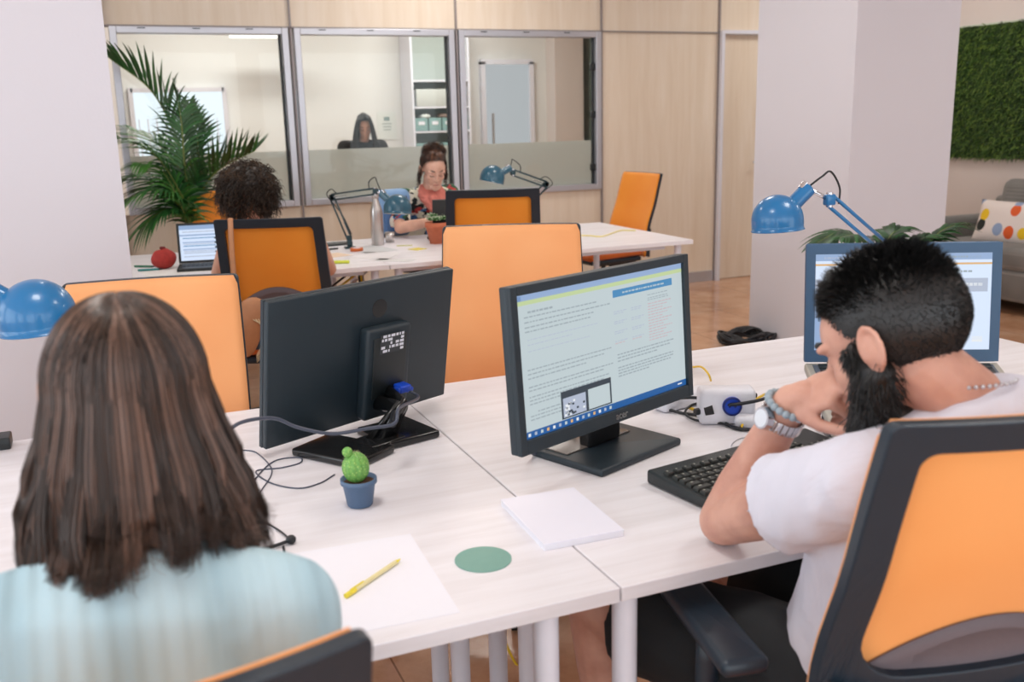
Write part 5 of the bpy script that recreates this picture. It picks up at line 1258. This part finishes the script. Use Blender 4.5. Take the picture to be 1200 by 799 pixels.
# ================= the bearded man
ear = atd(1011, 414, 1.34)
HD = ear + Vector((.080, .026, -.002))
TH = Matrix.Translation(HD) @ Matrix.Rotation(R_(24), 4, 'Z') @ Matrix.Rotation(R_(-27), 4, 'X') @ Matrix.Rotation(R_(4), 4, 'Y')
base = Vector((1.07, 1.08, 0))
man = thing('person', 'bearded man in a white T-shirt leaning his face on his hand at the near desk', 'person', base)
shL = atd(1002, 565, 1.31)
EL = Vector((.905, 1.262, .782)); WL = atd(927, 470, 1.50)
ms = dict(head=TH, neck=Vector((1.105, .965, 1.03)), chest=Vector((1.08, 1.0, .87)), pelvis=Vector((1.085, 1.06, .56)), shL=shL, shR=shL + Vector((.37, .02, -.01)),
          elL=EL, wrL=WL, elR=Vector((1.36, 1.18, .76)), wrR=Vector((1.22, 1.30, .67)), hipL=(.97, 1.09, .56), hipR=(1.15, 1.09, .56), knL=(.79, 1.50, .545), knR=(1.12, 1.52, .56), anL=(.84, 1.47, .10), anR=(1.14, 1.62, .10),
          handL=(atd(990, 450, 1.43) - WL, (-.3, -.55, .75), (75, 80, 50), 1), handR=((-.5, .7, -.3), (0, 0, 1), (20, 25, 20), 1), s=1.0, hs=1.03, tw=1.03, ar=1.04)
body(man, ms, M['skin_man'], .0042)
wt = plain('white_cotton', rgb(218, 218, 230), .85, 0, .015, 30, bump=.55, bscale=9, spec=.2)
for n_ in wt.node_tree.nodes:
    if n_.type == 'BUMP': n_.inputs['Distance'].default_value = .012
    if n_.type == 'TEX_NOISE' and n_.inputs['Scale'].default_value == 9: n_.inputs['Distortion'].default_value = 1.5; n_.inputs['Detail'].default_value = 3
def f(b):
    torso_cloth(b, ms, .016, .80, -.10, -.012); b.cap(ms['shR'], .07, Vector(ms['neck']) + Vector((.05, -.02, -.022)), .078); b.cap(Vector(ms['shL']), .06, Vector(ms['neck']) + Vector((-.035, -.015, -.055)), .07); b.cap(Vector(ms['neck']) + Vector((-.03, -.04, -.03)), .066, Vector(ms['neck']) + Vector((.04, -.035, -.022)), .068); sleeve(b, ms, 'L', .46, .066, .078, .05); sleeve(b, ms, 'R', .52, .082, .088, .055)
garment(man, 't_shirt', wt, f, .006, .008, 13, 3, (1.2, 1.2, .55))
sm_ = plain('black_shorts_cloth', rgb(22, 26, 30), .8, 0, .1, 30)
garment(man, 'shorts', sm_, lambda b: trousers(b, ms, (.108, .098, 0), .80, False), .007, .004, 12)
shoes(man, ms, plain('dark_shoe', rgb(40, 38, 38), .6))
hl_tab = [(-.13, -.052), (-.03, -.045), (-.012, -.02), (.008, .008), (.030, .028), (.052, .062), (.10, .085)]
def man_region(p): return p.z > lerp_tab(hl_tab, p.y)
SC = 1.03
cap_b = scalp(TH, SC, man_region, .004); dress_cap(cap_b, 'hair_base', M['hair_black'], man, .10)
rg = np.random.default_rng(11); L = []; tn = []; rad = []
while len(L) < 9000:
    d = Vector(rg.normal(size=3)).normalized(); p = Vector((d.x * .079, -.015 + d.y * .101, .035 + d.z * .088))
    if not man_region(p) or rg.random() < .12 * (p.z < -.01): continue
    top = max(0, min(1, (p.z - .055) / .05)); ln = .005 + .020 * top * rg.uniform(.7, 1.2)
    n_ = Vector((d.x / .079, d.y / .101, d.z / .088)).normalized()
    cmb = Vector((-.25 + .4 * rg.normal() * .5, -.1 + .9 * (p.y > .02) * .6 + rg.normal() * .35, .15)) * (.35 + .65 * top)
    cmb = cmb * min(1, top * 2.2) + (Vector((0, -.5, -.9)) + Vector(rg.normal(size=3)) * .25) * max(0, 1 - top * 2.2)
    g = (n_ * (.35 + .4 * min(1, top * 2)) + cmb * .8).normalized()
    q1 = p + g * ln * .5; q2 = p + (g + Vector((0, -.1, -.25 * top))).normalized() * ln
    L.append([TH @ (x * SC) for x in (p - n_ * .002, q1, q2)]); tn.append(min(1, max(0, rg.normal() * .2 + .25 + (.35 if (abs(p.x) > .05 and rg.random() < .25) else 0)))); rad.append(.0007 + .0004 * top)
strands('hair', L, rad, M['hair_black'], man, tn)
# beard
bb = B()
for x in (-1, 1): bb.cap(TH @ Vector((x * .063, .008, -.035)), .026, TH @ Vector((x * .040, .052, -.100)), .038, 14); bb.cap(TH @ Vector((x * .066, .027, .010)), .011, TH @ Vector((x * .062, .022, -.035)), .020, 12)
bb.cap(TH @ Vector((-.03, .058, -.110)), .036, TH @ Vector((.03, .058, -.110)), .036, 14); bb.cap(TH @ Vector((0, .066, -.10)), .036, TH @ Vector((0, .052, -.150)), .026, 14); bb.cap(TH @ Vector((-.03, .02, -.105)), .03, TH @ Vector((0, .045, -.14)), .03, 14); bb.cap(TH @ Vector((-.022, .096, -.047)), .006, TH @ Vector((.022, .096, -.047)), .006)
bd = fuse(bb.build('beard_base', M['hair_black'], man, world=True), .004, 4); tint(bd, .08)
L = []; tn = []; seg = [((.063, .008, -.03), (.043, .045, -.095), .032), ((.043, .045, -.095), (0, .07, -.115), .038), ((0, .066, -.10), (0, .052, -.15), .030), ((.067, .028, .012), (.062, .022, -.03), .012)]
while len(L) < 6500:
    a, c, r = seg[rg.integers(4)]; u = rg.random(); sx = -1 if rg.random() < .6 else 1; p = Vector(a).lerp(Vector(c), u); p.x *= sx
    d = Vector(rg.normal(size=3)).normalized(); 
    if d.z > .5 or (d.x * sx < -.3 and abs(p.x) > .03): continue
    q = p + d * r; g = (d * .45 + Vector((sx * .05, .25, -.9)) + Vector(rg.normal(size=3)) * .18).normalized(); ln = rg.uniform(.010, .024)
    L.append([TH @ x for x in (q, q + g * ln * .5 + d * .002, q + g * ln)]); tn.append(abs(rg.normal()) * .25)
strands('beard', L, .0008, M['hair_black'], man, tn)
for x in (-1, 1):
    pts = [TH @ (Vector((x * (.014 + .009 * k), .100 - .0022 * k * k, .030 + .004 * math.sin(k * .8))) * SC) for k in range(5)]
    o = B().tube(pts, [.002, .004, .004, .003, .001], 8).build('eyebrow', M['hair_black'], man, world=True); tint(o, .1)
    pts = [TH @ (Vector((x * (.018 + .006 * k), .087 - .0012 * k * k, .0)) * SC) for k in range(5)]; o = B().tube(pts, .0012, 6).build('eyelashes', M['hair_black'], man, world=True); tint(o, 0)
# watch, bracelet, chain
ax = (EL - WL).normalized()
def band(nm, c, r, w, mat, par, beads=0, axis=ax):
    u = axis.orthogonal().normalized(); v = axis.cross(u); b = B()
    if beads:
        for k in range(beads): a = 2 * PI * k / beads; b.ell(c + (u * math.cos(a) + v * math.sin(a)) * r, .0065, n=10, m=6)
    else:
        for k in range(22): a = 2 * PI * k / 22; q = c + (u * math.cos(a) + v * math.sin(a)) * r; rot = Matrix((axis, (u * -math.sin(a) + v * math.cos(a)), (u * math.cos(a) + v * math.sin(a)))).transposed(); b.box(q, (w, .0085, .004), rot=rot, bev=.0012)
    return b.build(nm, mat, par, world=True)
cW = WL + ax * .035
band('watch_strap', cW, .0335, .020, M['chrome'], man)
vd = (EYE - cW); vd = (vd - ax * vd.dot(ax)).normalized(); sd = ax.cross(vd)
wd_ = (vd * .7 - sd * .7).normalized(); wd2 = (vd * .75 + sd * .66).normalized()
b = B(); b.cyl(cW + wd2 * .030, cW + wd2 * .041, .019, .017, n=32); w = b.build('watch_case', M['chrome'], man, world=True)
B().cyl(cW + wd2 * .041, cW + wd2 * .0415, .014, n=32).build('watch_dial', plain('pale_dial', rgb(216, 222, 230), .25), w, world=True)
band('bracelet', WL + ax * .008, .0335, 0, plain('grey_stone_beads', rgb(150, 166, 176), .35), man, 20)
nk = Vector((1.105, .965, 1.03)); b = B(); chn = plain('silver_chain', rgb(205, 208, 216), .3, .8)
for k in range(46):
    a = 2 * PI * k / 46; q = nk + Vector((.066 * math.cos(a), .064 * math.sin(a) + .010, .038 - .012 * math.sin(a))); b.ell(q, (.0032, .0032, .0032), n=8, m=6)
b.build('neck_chain', chn, man, world=True)

# ================= the long haired woman
HW = atd(151, 470, 1.07); TW = Matrix.Translation(HW) @ Matrix.Rotation(R_(-14), 4, 'X')
wo = thing('person', 'woman with long straight brown hair and pale blue blouse seen from behind', 'person', Vector((-.03, 1.08, 0)))
nkw = HW + Vector((0, -.045, -.135))
ws = dict(head=TW, neck=nkw, chest=Vector((-.025, 1.0, .84)), pelvis=Vector((-.03, 1.03, .55)), shL=Vector((-.205, .995, .945)), shR=Vector((.125, .975, .935)),
          elL=Vector((-.25, 1.12, .77)), wrL=Vector((-.12, 1.33, .775)), elR=Vector((.165, 1.10, .775)), wrR=Vector((.07, 1.31, .775)), hipL=(-.11, 1.08, .55), hipR=(.07, 1.08, .55), knL=(-.12, 1.50, .56), knR=(.07, 1.50, .56), anL=(-.12, 1.55, .1), anR=(.07, 1.56, .1),
          handL=((.4, .8, -.05), (0, 0, 1), (15, 25, 20), 1), handR=((-.3, .8, -.05), (0, 0, 1), (15, 25, 20), -1), s=1, hs=.98, f=True, tw=.98, ar=.88)
body(wo, ws, M['skin_fair'], .0045)
bm, nt, p = _mat('pale_blue_blouse_cloth'); setp(p, Roughness=.8); p.inputs['Specular IOR Level'].default_value = .2
tc = nt.nodes.new('ShaderNodeTexCoord'); wv = nt.nodes.new('ShaderNodeTexWave'); wv.bands_direction = 'X'; wv.inputs['Scale'].default_value = 3.2; wv.inputs['Distortion'].default_value = 1.2
nt.links.new(tc.outputs['Object'], wv.inputs['Vector']); nt.links.new(ramp(nt, wv.outputs['Fac'], [(0, rgb(166, 196, 208)), (.35, rgb(176, 205, 216)), (1, rgb(183, 210, 220))]), p.inputs['Base Color'])
wv2 = nt.nodes.new('ShaderNodeTexWave'); wv2.bands_direction = 'X'; wv2.inputs['Scale'].default_value = 14; wv2.inputs['Distortion'].default_value = .8; bp = nt.nodes.new('ShaderNodeBump'); bp.inputs['Strength'].default_value = .5; bp.inputs['Distance'].default_value = .004
nt.links.new(tc.outputs['Object'], wv2.inputs['Vector']); nt.links.new(wv2.outputs['Fac'], bp.inputs['Height']); nt.links.new(bp.outputs['Normal'], p.inputs['Normal'])
def f(b):
    torso_cloth(b, ws, .026, .78, -.14, .03)
    for k in 'LR': long_sleeve(b, ws, k, .066, .062, .05, .6)
garment(wo, 'blouse', bm, f, .006, .006, 9, 8, (1.4, 1.4, .4))
garment(wo, 'trousers', plain('dark_denim', rgb(38, 48, 66), .8), lambda b: trousers(b, ws, (.095, .07, .06)), .008, .003, 12)
shoes(wo, ws, plain('white_sneaker', rgb(210, 210, 210), .6))
rw = lambda z: lerp_tab([(-.30, .118), (-.22, .126), (-.15, .126), (-.08, .111), (-.02, .094), (.02, .084), (.05, .087), (.08, .076), (.10, .063), (.118, .040), (.128, .016)], z)
LZ = -.165
hb = B(); rgs = []
HWo = HW.copy()
ZC, ZT = .02, .120
def rwt(z): return rw(z) if z <= ZC else rw(ZC) * math.sqrt(max(0, 1 - ((z - ZC) / (ZT - ZC)) ** 2)) + .002
zs = [.1165, .113, .106, .095, .075, .05, .02, -.02, -.06, -.10, -.14, -.165]
vs = []; n = 40
for z in zs:
    r = rwt(z) * (.9 if z < .06 else .88)
    for k in range(n):
        th = 2 * PI * k / n; sq = .82 + .2 * min(1, max(0, z) / .05); y = math.sin(th) * r * sq; y = y if y < 0 else y * (1 if z > .03 else .05); vs.append(HWo + Vector((math.cos(th) * r, y - .015, z - (.004 if z > .1 else 0))))
fs = [(i * n + (k + 1) % n, i * n + k, (i + 1) * n + k, (i + 1) * n + (k + 1) % n) for i in range(len(zs) - 1) for k in range(n)] + [tuple(range(n)), tuple(reversed([(len(zs) - 1) * n + k for k in range(n)]))]
hb.add(vs, fs, True); o = hb.build('hair_base', M['hair_long'], wo, world=True); tint(o, .06)
rg = np.random.default_rng(5); L = []; tn = []; rad = []
for _ in range(9500):
    th = rg.uniform(PI - .85, PI * 2 + .85); ct, st = math.cos(th), math.sin(th)
    dep = rg.uniform(.93, 1.04); lock = math.floor(th * 9 + rg.random() * .8); lr = random.Random(lock * 7 + 1); lockt = lr.random(); wavep = lr.random() * 6
    drop = LZ + .070 * max(0, -st) ** 1.2 - .012 + .034 * (lr.random() - .5) - (.02 * max(0, -ct) * lr.random()) + rg.normal() * .009 - (.016 if ct < 0 else .0)
    y0 = rg.uniform(-.075, .05); sx = 1 if ct > 0 else -1
    root = Vector((.0012 * sx, y0 * .8 - .01, ZC + (ZT - ZC) * math.sqrt(1 - (y0 / .115) ** 2) + .003 * dep))
    sq = 1.0; ty = st * rw(ZC) * dep * 1.02; ty = ty if ty < 0 else ty * .7
    tgt = Vector((ct * rw(ZC) * dep, ty - .015, ZC)); pts = []
    for k in range(8):
        u = k / 7 * PI / 2; pts.append(Vector((root.x + (tgt.x - root.x) * math.sin(u), root.y + (tgt.y - root.y) * math.sin(u), ZC + (root.z - ZC) * math.cos(u) + .003 * math.sin(2 * u))))
    for z in (-.02, -.06, -.10, drop + .015, drop):
        r = rw(z) * dep + .009 * math.sin(z * 46 + wavep) * min(1, -z / .1); q_ = 1.02 - .24 * min(1, (ZC - z) / .10)
        y = st * r * q_; y = y if y < 0 else y * .6
        if st < 0: y += st * .045 * min(1, max(0, -z / .14)) ** 1.4
        pts.append(Vector((ct * r, y - .015, z)))
    if rg.random() < .6: e = pts[-1]; cu = .014 * math.sin(lr.random() * 6); pts.append(e + Vector((cu + rg.normal() * .003, rg.uniform(-.006, .006), -.007 + rg.uniform(0, .006))))
    P = spline([HWo + q for q in pts], 2); L.append(P); tn.append(min(1, max(0,  .36 * lockt + .30 + rg.normal() * .2))); rad.append(rg.uniform(.0006, .0010))
strands('hair', L, rad, M['hair_long'], wo, tn)
dress_cap(scalp(TW, .98, lambda p: p.z > lerp_tab([(-.13, -.05), (0, -.02), (.03, .03), (.06, .085), (.1, .1)], p.y), .000), 'hair_cap', M['hair_long'], wo, .2)
def face_bits(T, s, par, hm, lips=True, lw=1.0):
    for x in (-1, 1):
        pts = [T @ (Vector((x * (.014 + .009 * k), .099 - .0022 * k * k, .031 + .004 * math.sin(k * .8))) * s) for k in range(5)]; tint(B().tube(pts, [.001, .0022, .0022, .0018, .0008], 8).build('eyebrow', hm, par, world=True), .1)
        pts = [T @ (Vector((x * (.017 + .0065 * k), .0868 - .0014 * (k - 1) ** 2, -.004 - .002 * math.sin(k * .8))) * s) for k in range(5)]; tint(B().tube(pts, .0013, 6).build('eyelashes', M['hair_black'], par, world=True), 0)
    if lips: B().tube([T @ (Vector((.02 * (k - 2) / 2, .0985 - .0022 * (k - 2) ** 2, -.060)) * s) for k in range(5)], [.0015, .0042, .0045, .0042, .0015], 8, flat=.7).build('lips', plain('lip_tone', rgb(176, 104, 94), .45), par, world=True)
face_bits(TW, .98, wo, M['hair_long'])

# ================= the curly haired woman
HC = atd(290, 222, 4.42); TC = Matrix.Translation(HC) @ Matrix.Rotation(R_(-5), 4, 'Z') @ Matrix.Rotation(R_(-16), 4, 'X')
cw = thing('person', 'woman with bushy curly brown hair seen from behind at the far desk', 'person', Vector((.76, 4.50, 0)))
cs = dict(head=TC, neck=HC + Vector((.01, -.05, -.15)), chest=Vector((.70, 4.47, .86)), pelvis=Vector((.75, 4.50, .56)), shL=Vector((.525, 4.50, .955)), shR=Vector((.87, 4.44, .955)),
          elL=Vector((.455, 4.62, .74)), wrL=Vector((.53, 4.84, .775)), elR=Vector((.98, 4.62, .76)), wrR=Vector((.86, 4.84, .775)), hipL=(.68, 4.56, .55), hipR=(.84, 4.52, .55), knL=(.74, 4.98, .55), knR=(.92, 4.94, .55), anL=(.76, 5.0, .1), anR=(.94, 4.98, .1),
          handL=((.2, .8, -.05), (0, 0, 1), (15, 25, 20), 1), handR=((-.2, .8, -.05), (0, 0, 1), (15, 25, 20), -1), f=True, tw=.96, ar=.9, hs=.97)
body(cw, cs, M['skin_fair'], .0055)
garment(cw, 'dress', plain('tan_dress_cloth', rgb(150, 112, 78), .8), lambda b: (torso_cloth(b, cs, .012, .12, -.08, .01), trousers(b, cs, (.10, .085, .07))), .008, .003, 12)
shoes(cw, cs, plain('brown_shoe', rgb(80, 56, 40), .6))
HB = HC + Vector((0, -.01, .018)); face_bits(TC, .97, cw, M['hair_curly']); hr_ = Vector((.128, .125, .118))
b = B(); b.ell(HB, tuple(hr_ * .88), n=40, m=30); b.v = [v + (v - HB).normalized() * .014 * mnoise.noise((v - HB) * 26) for v in b.v]
b.v = [Vector((v.x, min(v.y, HB.y + .055), v.z)) for v in b.v]; o = b.build('hair_base', M['hair_curly'], cw, world=True); tint(o, .1)
rg = np.random.default_rng(9); L = []; tn = []
while len(L) < 1500:
    d = Vector(rg.normal(size=3)).normalized()
    if d.y > .5: continue
    p = HB + Vector((d.x * hr_.x * .80, d.y * hr_.y * .80, d.z * hr_.z * .80)); g = (d * .75 + Vector((0, 0, -.55)) + Vector(rg.normal(size=3)) * .28).normalized()
    u = g.orthogonal().normalized(); v = g.cross(u); ln = rg.uniform(.04, .075) + (.02 if d.z < -.3 else 0); rr = rg.uniform(.007, .013); ph = rg.random() * 6; tr = rg.uniform(1.4, 2.6)
    ps = []
    for k in range(16):
        f_ = k / 15; a = ph + f_ * tr * 2 * PI; ps.append(p + g * ln * f_ + Vector((0, 0, -.03 * f_ * f_)) + (u * math.cos(a) + v * math.sin(a)) * rr * (.4 + .6 * f_))
    tt = min(1, max(0, .35 + rg.normal() * .2 + .25 * max(0, d.z)))
    L.append(ps); tn.append(tt)
strands('hair', L, .0019, M['hair_curly'], cw, tn, n=4)

# ================= the woman in the floral top
HF = atd(508, 199, 6.12); TF = Matrix.Translation(HF) @ Matrix.Rotation(R_(176), 4, 'Z') @ Matrix.Rotation(R_(-24), 4, 'X')
fw = thing('person', 'woman in a floral top and coral scarf looking down at the far desk', 'person', Vector((2.02, 6.24, 0)))
x0 = HF.x
fs_ = dict(head=TF, neck=HF + Vector((.0, .075, -.125)), chest=Vector((x0 + .0, 6.15, .86)), pelvis=Vector((x0 + .0, 6.26, .55)), shL=Vector((x0 + .175, 6.13, .965)), shR=Vector((x0 - .175, 6.10, .955)),
           elL=Vector((x0 + .24, 5.92, .78)), wrL=Vector((x0 + .10, 5.72, .79)), elR=Vector((x0 - .27, 5.80, .80)), wrR=Vector((x0 - .10, 5.62, .85)), hipL=(x0 + .09, 6.22, .55), hipR=(x0 - .09, 6.22, .55), knL=(x0 + .09, 5.8, .56), knR=(x0 - .09, 5.8, .56), anL=(x0 + .09, 5.78, .1), anR=(x0 - .09, 5.78, .1),
           handL=((-.5, -.8, -.05), (0, 0, 1), (15, 25, 20), -1), handR=((.55, -.35, .5), (-.2, .4, .8), (25, 35, 25), 1), toe=(0, -1, 0), f=True, tw=.98, ar=.9, hs=.98)
body(fw, fs_, M['skin_fair'], .0042)
fm, nt, p = _mat('floral_print'); setp(p, Roughness=.8)
tc = nt.nodes.new('ShaderNodeTexCoord'); vo = nt.nodes.new('ShaderNodeTexVoronoi'); vo.inputs['Scale'].default_value = 26; nz = nt.nodes.new('ShaderNodeTexNoise'); nz.inputs['Scale'].default_value = 22
mxv = nt.nodes.new('ShaderNodeMix'); mxv.data_type = 'VECTOR'; mxv.inputs['Factor'].default_value = .1
nt.links.new(tc.outputs['Object'], nz.inputs['Vector']); nt.links.new(tc.outputs['Object'], mxv.inputs['A']); nt.links.new(nz.outputs['Color'], mxv.inputs['B']); nt.links.new(mxv.outputs['Result'], vo.inputs['Vector'])
sep = nt.nodes.new('ShaderNodeSeparateColor'); nt.links.new(vo.outputs['Color'], sep.inputs[0])
cr = nt.nodes.new('ShaderNodeValToRGB'); cr.color_ramp.interpolation = 'CONSTANT'; el = cr.color_ramp.elements
cols = [(0, rgb(20, 30, 30)), (.3, rgb(226, 222, 200)), (.55, rgb(40, 84, 56)), (.7, rgb(225, 220, 205)), (.82, rgb(176, 56, 52)), (.9, rgb(60, 110, 160))]
while len(el) < len(cols): el.new(.5)
for e, (q_, c) in zip(el, cols): e.position = q_; e.color = c
nt.links.new(sep.outputs[0], cr.inputs[0]); nt.links.new(cr.outputs[0], p.inputs['Base Color'])
def f(b):
    torso_cloth(b, fs_, .016, .80, -.08, .01)
    for k in 'LR': sleeve(b, fs_, k, .85, .072, .066, .05)
garment(fw, 'floral_top', fm, f, .006, .004, 12)
garment(fw, 'trousers', plain('navy_cloth', rgb(30, 36, 52), .8), lambda b: trousers(b, fs_, (.098, .07, .06)), .008, .003, 12)
shoes(fw, fs_, plain('black_shoe', rgb(30, 28, 28), .6))
sc = plain('coral_scarf_cloth', rgb(208, 122, 108), .8, 0, .3, 30, bump=.5, bscale=120)
b = B(); nc = fs_['neck']
for k, (r, z, w, dy) in enumerate([(.058, .012, .018, -.002), (.066, -.008, .021, -.012), (.072, -.030, .022, -.026), (.066, -.056, .020, -.044), (.050, -.085, .018, -.060)]):
    pts = []
    for j in range(33): a = 2 * PI * j / 32; pts.append(nc + Vector((r * math.cos(a), r * .82 * math.sin(a) + dy, z - .035 * max(0, -math.sin(a)) + .006 * math.sin(3 * a + k))))
    b.tube(pts, w, 12)
b.cap(nc + Vector((-.02, -.10, -.05)), .03, nc + Vector((.02, -.125, -.12)), .018)
wrinkle(fuse(b.build('scarf', sc, fw, world=True), .0045, 2), .003, 40, 4, (1, 1, 2))
def fem_region(p): return p.z > lerp_tab([(-.13, -.050), (-.02, -.035), (.0, -.01), (.02, .025), (.045, .076), (.070, .099), (.10, .115)], p.y)
cap_b = scalp(TF, .98, fem_region, .008); dress_cap(cap_b, 'hair_base', M['hair_bun'], fw, .15)
rg = np.random.default_rng(21); L = []; tn = []
bun = Vector((-.01, -.055, .098))
while len(L) < 2400:
    d = Vector(rg.normal(size=3)).normalized(); p = Vector((d.x * .087, -.015 + d.y * .107, .035 + d.z * .092))
    if not fem_region(p): continue
    q = p.lerp(bun, .5); o_ = Vector((q.x, q.y + .015, q.z - .035)); m_ = o_.normalized(); q = Vector((m_.x * .090, -.015 + m_.y * .112, .035 + m_.z * .100)) if o_.length < .1 else q
    e = bun + Vector(rg.normal(size=3)) * .012
    L.append([TF @ (x * .98) for x in (p, p.lerp(q, .5) + d * .004, q, e)]); tn.append(min(1, max(0, .3 + rg.normal() * .2 + .3 * (p.z > .09))))
for k in range(700):
    d = Vector(rg.normal(size=3)).normalized(); p = bun + Vector((d.x * .055, d.y * .04, d.z * .036)); g = (d + Vector(rg.normal(size=3)) * .5).normalized(); u = g.orthogonal().normalized(); v = g.cross(u); ph = rg.random() * 6
    L.append([TF @ (p + g * .035 * j / 9 + (u * math.cos(ph + j * 1.1) + v * math.sin(ph + j * 1.1)) * .008) for j in range(10)]); tn.append(min(1, max(0, .45 + rg.normal() * .25)))
for k in range(120):
    p = Vector((rg.choice([-1, 1]) * .08, rg.uniform(-.05, .02), rg.uniform(-.04, .03))); ph = rg.random() * 6; L.append([TF @ (p + Vector((math.copysign(.012, p.x) * j / 9 + .006 * math.cos(ph + j), .004 * math.sin(ph + j), -.09 * j / 9))) for j in range(10)]); tn.append(.35)
strands('hair', L, .0013, M['hair_bun'], fw, tn)
lipm = plain('lip_rose', rgb(168, 92, 84), .45)
for x in (-1, 1):
    pts = [TF @ (Vector((x * (.014 + .009 * k), .098 - .0022 * k * k, .031 + .004 * math.sin(k * .8))) * .98) for k in range(5)]; o = B().tube(pts, [.0015, .0028, .0028, .002, .001], 8).build('eyebrow', M['hair_bun'], fw, world=True); tint(o, .1)
    pts = [TF @ (Vector((x * (.017 + .0065 * k), .0870 - .0014 * (k - 1) ** 2, -.004 - .002 * math.sin(k * .8))) * .98) for k in range(5)]; o = B().tube(pts, .0017, 6).build('eyelashes', M['hair_black'], fw, world=True); tint(o, 0)
B().tube([TF @ (Vector((.02 * (k - 2) / 2, .0985 - .0022 * (k - 2) ** 2, -.060)) * .98) for k in range(5)], [.0015, .0042, .0045, .0042, .0015], 8, flat=.7).build('lips', lipm, fw, world=True)

# ================= the woman behind the glass
HG = aty(427, 149, 8.75); TG = Matrix.Translation(HG) @ Matrix.Rotation(R_(170), 4, 'Z') @ Matrix.Rotation(R_(-20), 4, 'X')
gw = thing('person', 'dark haired woman in black behind the glass of the middle window', 'person', Vector((HG.x, 8.9, 0)))
gx, gz = HG.x, HG.z
gs = dict(head=TG, neck=HG + Vector((0, .06, -.115)), chest=Vector((gx, 8.88, gz - .33)), pelvis=Vector((gx, 8.95, gz - .66)), shL=Vector((gx + .17, 8.85, gz - .175)), shR=Vector((gx - .17, 8.85, gz - .175)),
          elL=Vector((gx + .22, 8.72, gz - .44)), wrL=Vector((gx + .08, 8.52, gz - .42)), elR=Vector((gx - .22, 8.72, gz - .44)), wrR=Vector((gx - .08, 8.52, gz - .42)), hipL=(gx + .09, 8.9, gz - .66), hipR=(gx - .09, 8.9, gz - .66), knL=(gx + .09, 8.48, gz - .66), knR=(gx - .09, 8.48, gz - .66), anL=(gx + .09, 8.5, gz - 1.08), anR=(gx - .09, 8.5, gz - 1.08),
          handL=((-.3, -.8, 0), (0, 0, 1), (15, 25, 20), -1), handR=((.3, -.8, 0), (0, 0, 1), (15, 25, 20), 1), toe=(0, -1, 0), f=True, tw=.95, ar=.9, hs=.88)
body(gw, gs, M['skin_fair'], .0055)
for x in (-1, 1):
    pts = [TG @ (Vector((x * (.014 + .009 * k), .100 - .0022 * k * k, .032)) * .89) for k in range(5)]; o = B().tube(pts, [.002, .004, .004, .003, .001], 8).build('eyebrow', M['hair_black'], gw, world=True); tint(o, .1)
    pts = [TG @ (Vector((x * (.017 + .0065 * k), .090 - .0014 * (k - 1) ** 2, .0)) * .89) for k in range(5)]; o = B().tube(pts, .003, 6).build('eyelashes', M['hair_black'], gw, world=True); tint(o, 0)
bk = plain('black_knit', rgb(30, 28, 28), .85)
def f(b):
    torso_cloth(b, gs, .014, .86, -.08, .01)
    for k in 'LR': long_sleeve(b, gs, k, .064, .054, .036)
garment(gw, 'black_top', bk, f, .008, .003, 12)
garment(gw, 'trousers', bk, lambda b: trousers(b, gs, (.098, .07, .06)), .009, .003, 12)
cap_b = scalp(TG, .89, lambda p: p.z > lerp_tab([(-.13, -.05), (0, -.02), (.03, .04), (.07, .085), (.1, .1)], p.y), .006); dress_cap(cap_b, 'hair_base', M['hair_black'], gw, .2)
L = []; tn = []; rg = np.random.default_rng(31)
for k in range(1500):
    side = rg.choice([-1, 1]); y = rg.uniform(-.11, .075); r0 = Vector((0.004 * side, y * .9, .122)); th = rg.uniform(-1, 1.15)
    px = side * .088 * math.cos(th * .8); py = -.015 + .105 * math.sin(th); wv = rg.random() * 6
    L.append([TG @ (q * .90) for q in (Vector((r0.x, py * .8, .125)), Vector((px * .75, py, .09)), Vector((px, py, .03)))] + [HG + (TG.to_3x3() @ Vector((px * (1.05 + .12 * j), py * (1 - .1 * j), 0))) + Vector((.006 * math.sin(wv + j), 0, -.05 - .05 * j)) for j in range(4)]); tn.append(rg.random() * .6)
strands('hair', L, .0020, M['hair_black'], gw, tn)
# her stool
t = thing('office_stool', 'round dark stool under the woman behind the glass', 'stool', (gx, 8.93, 0))
sz = gz - .66 - .1
B().cyl((0, 0, sz - .06), (0, 0, sz), .19, n=32).build('seat', M['black_plastic'], t); B().cyl((0, 0, .04), (0, 0, sz - .06), .025).build('post', M['chrome'], t); B().cyl((0, 0, 0), (0, 0, .03), .22, n=32).build('base_plate', M['chrome'], t)

vs_ = scene.view_settings; vs_.view_transform = 'Standard'; vs_.look = 'None'; vs_.gamma = 1; vs_.use_curve_mapping = False; vs_.exposure = 0.0
scene.display_settings.display_device = 'sRGB'
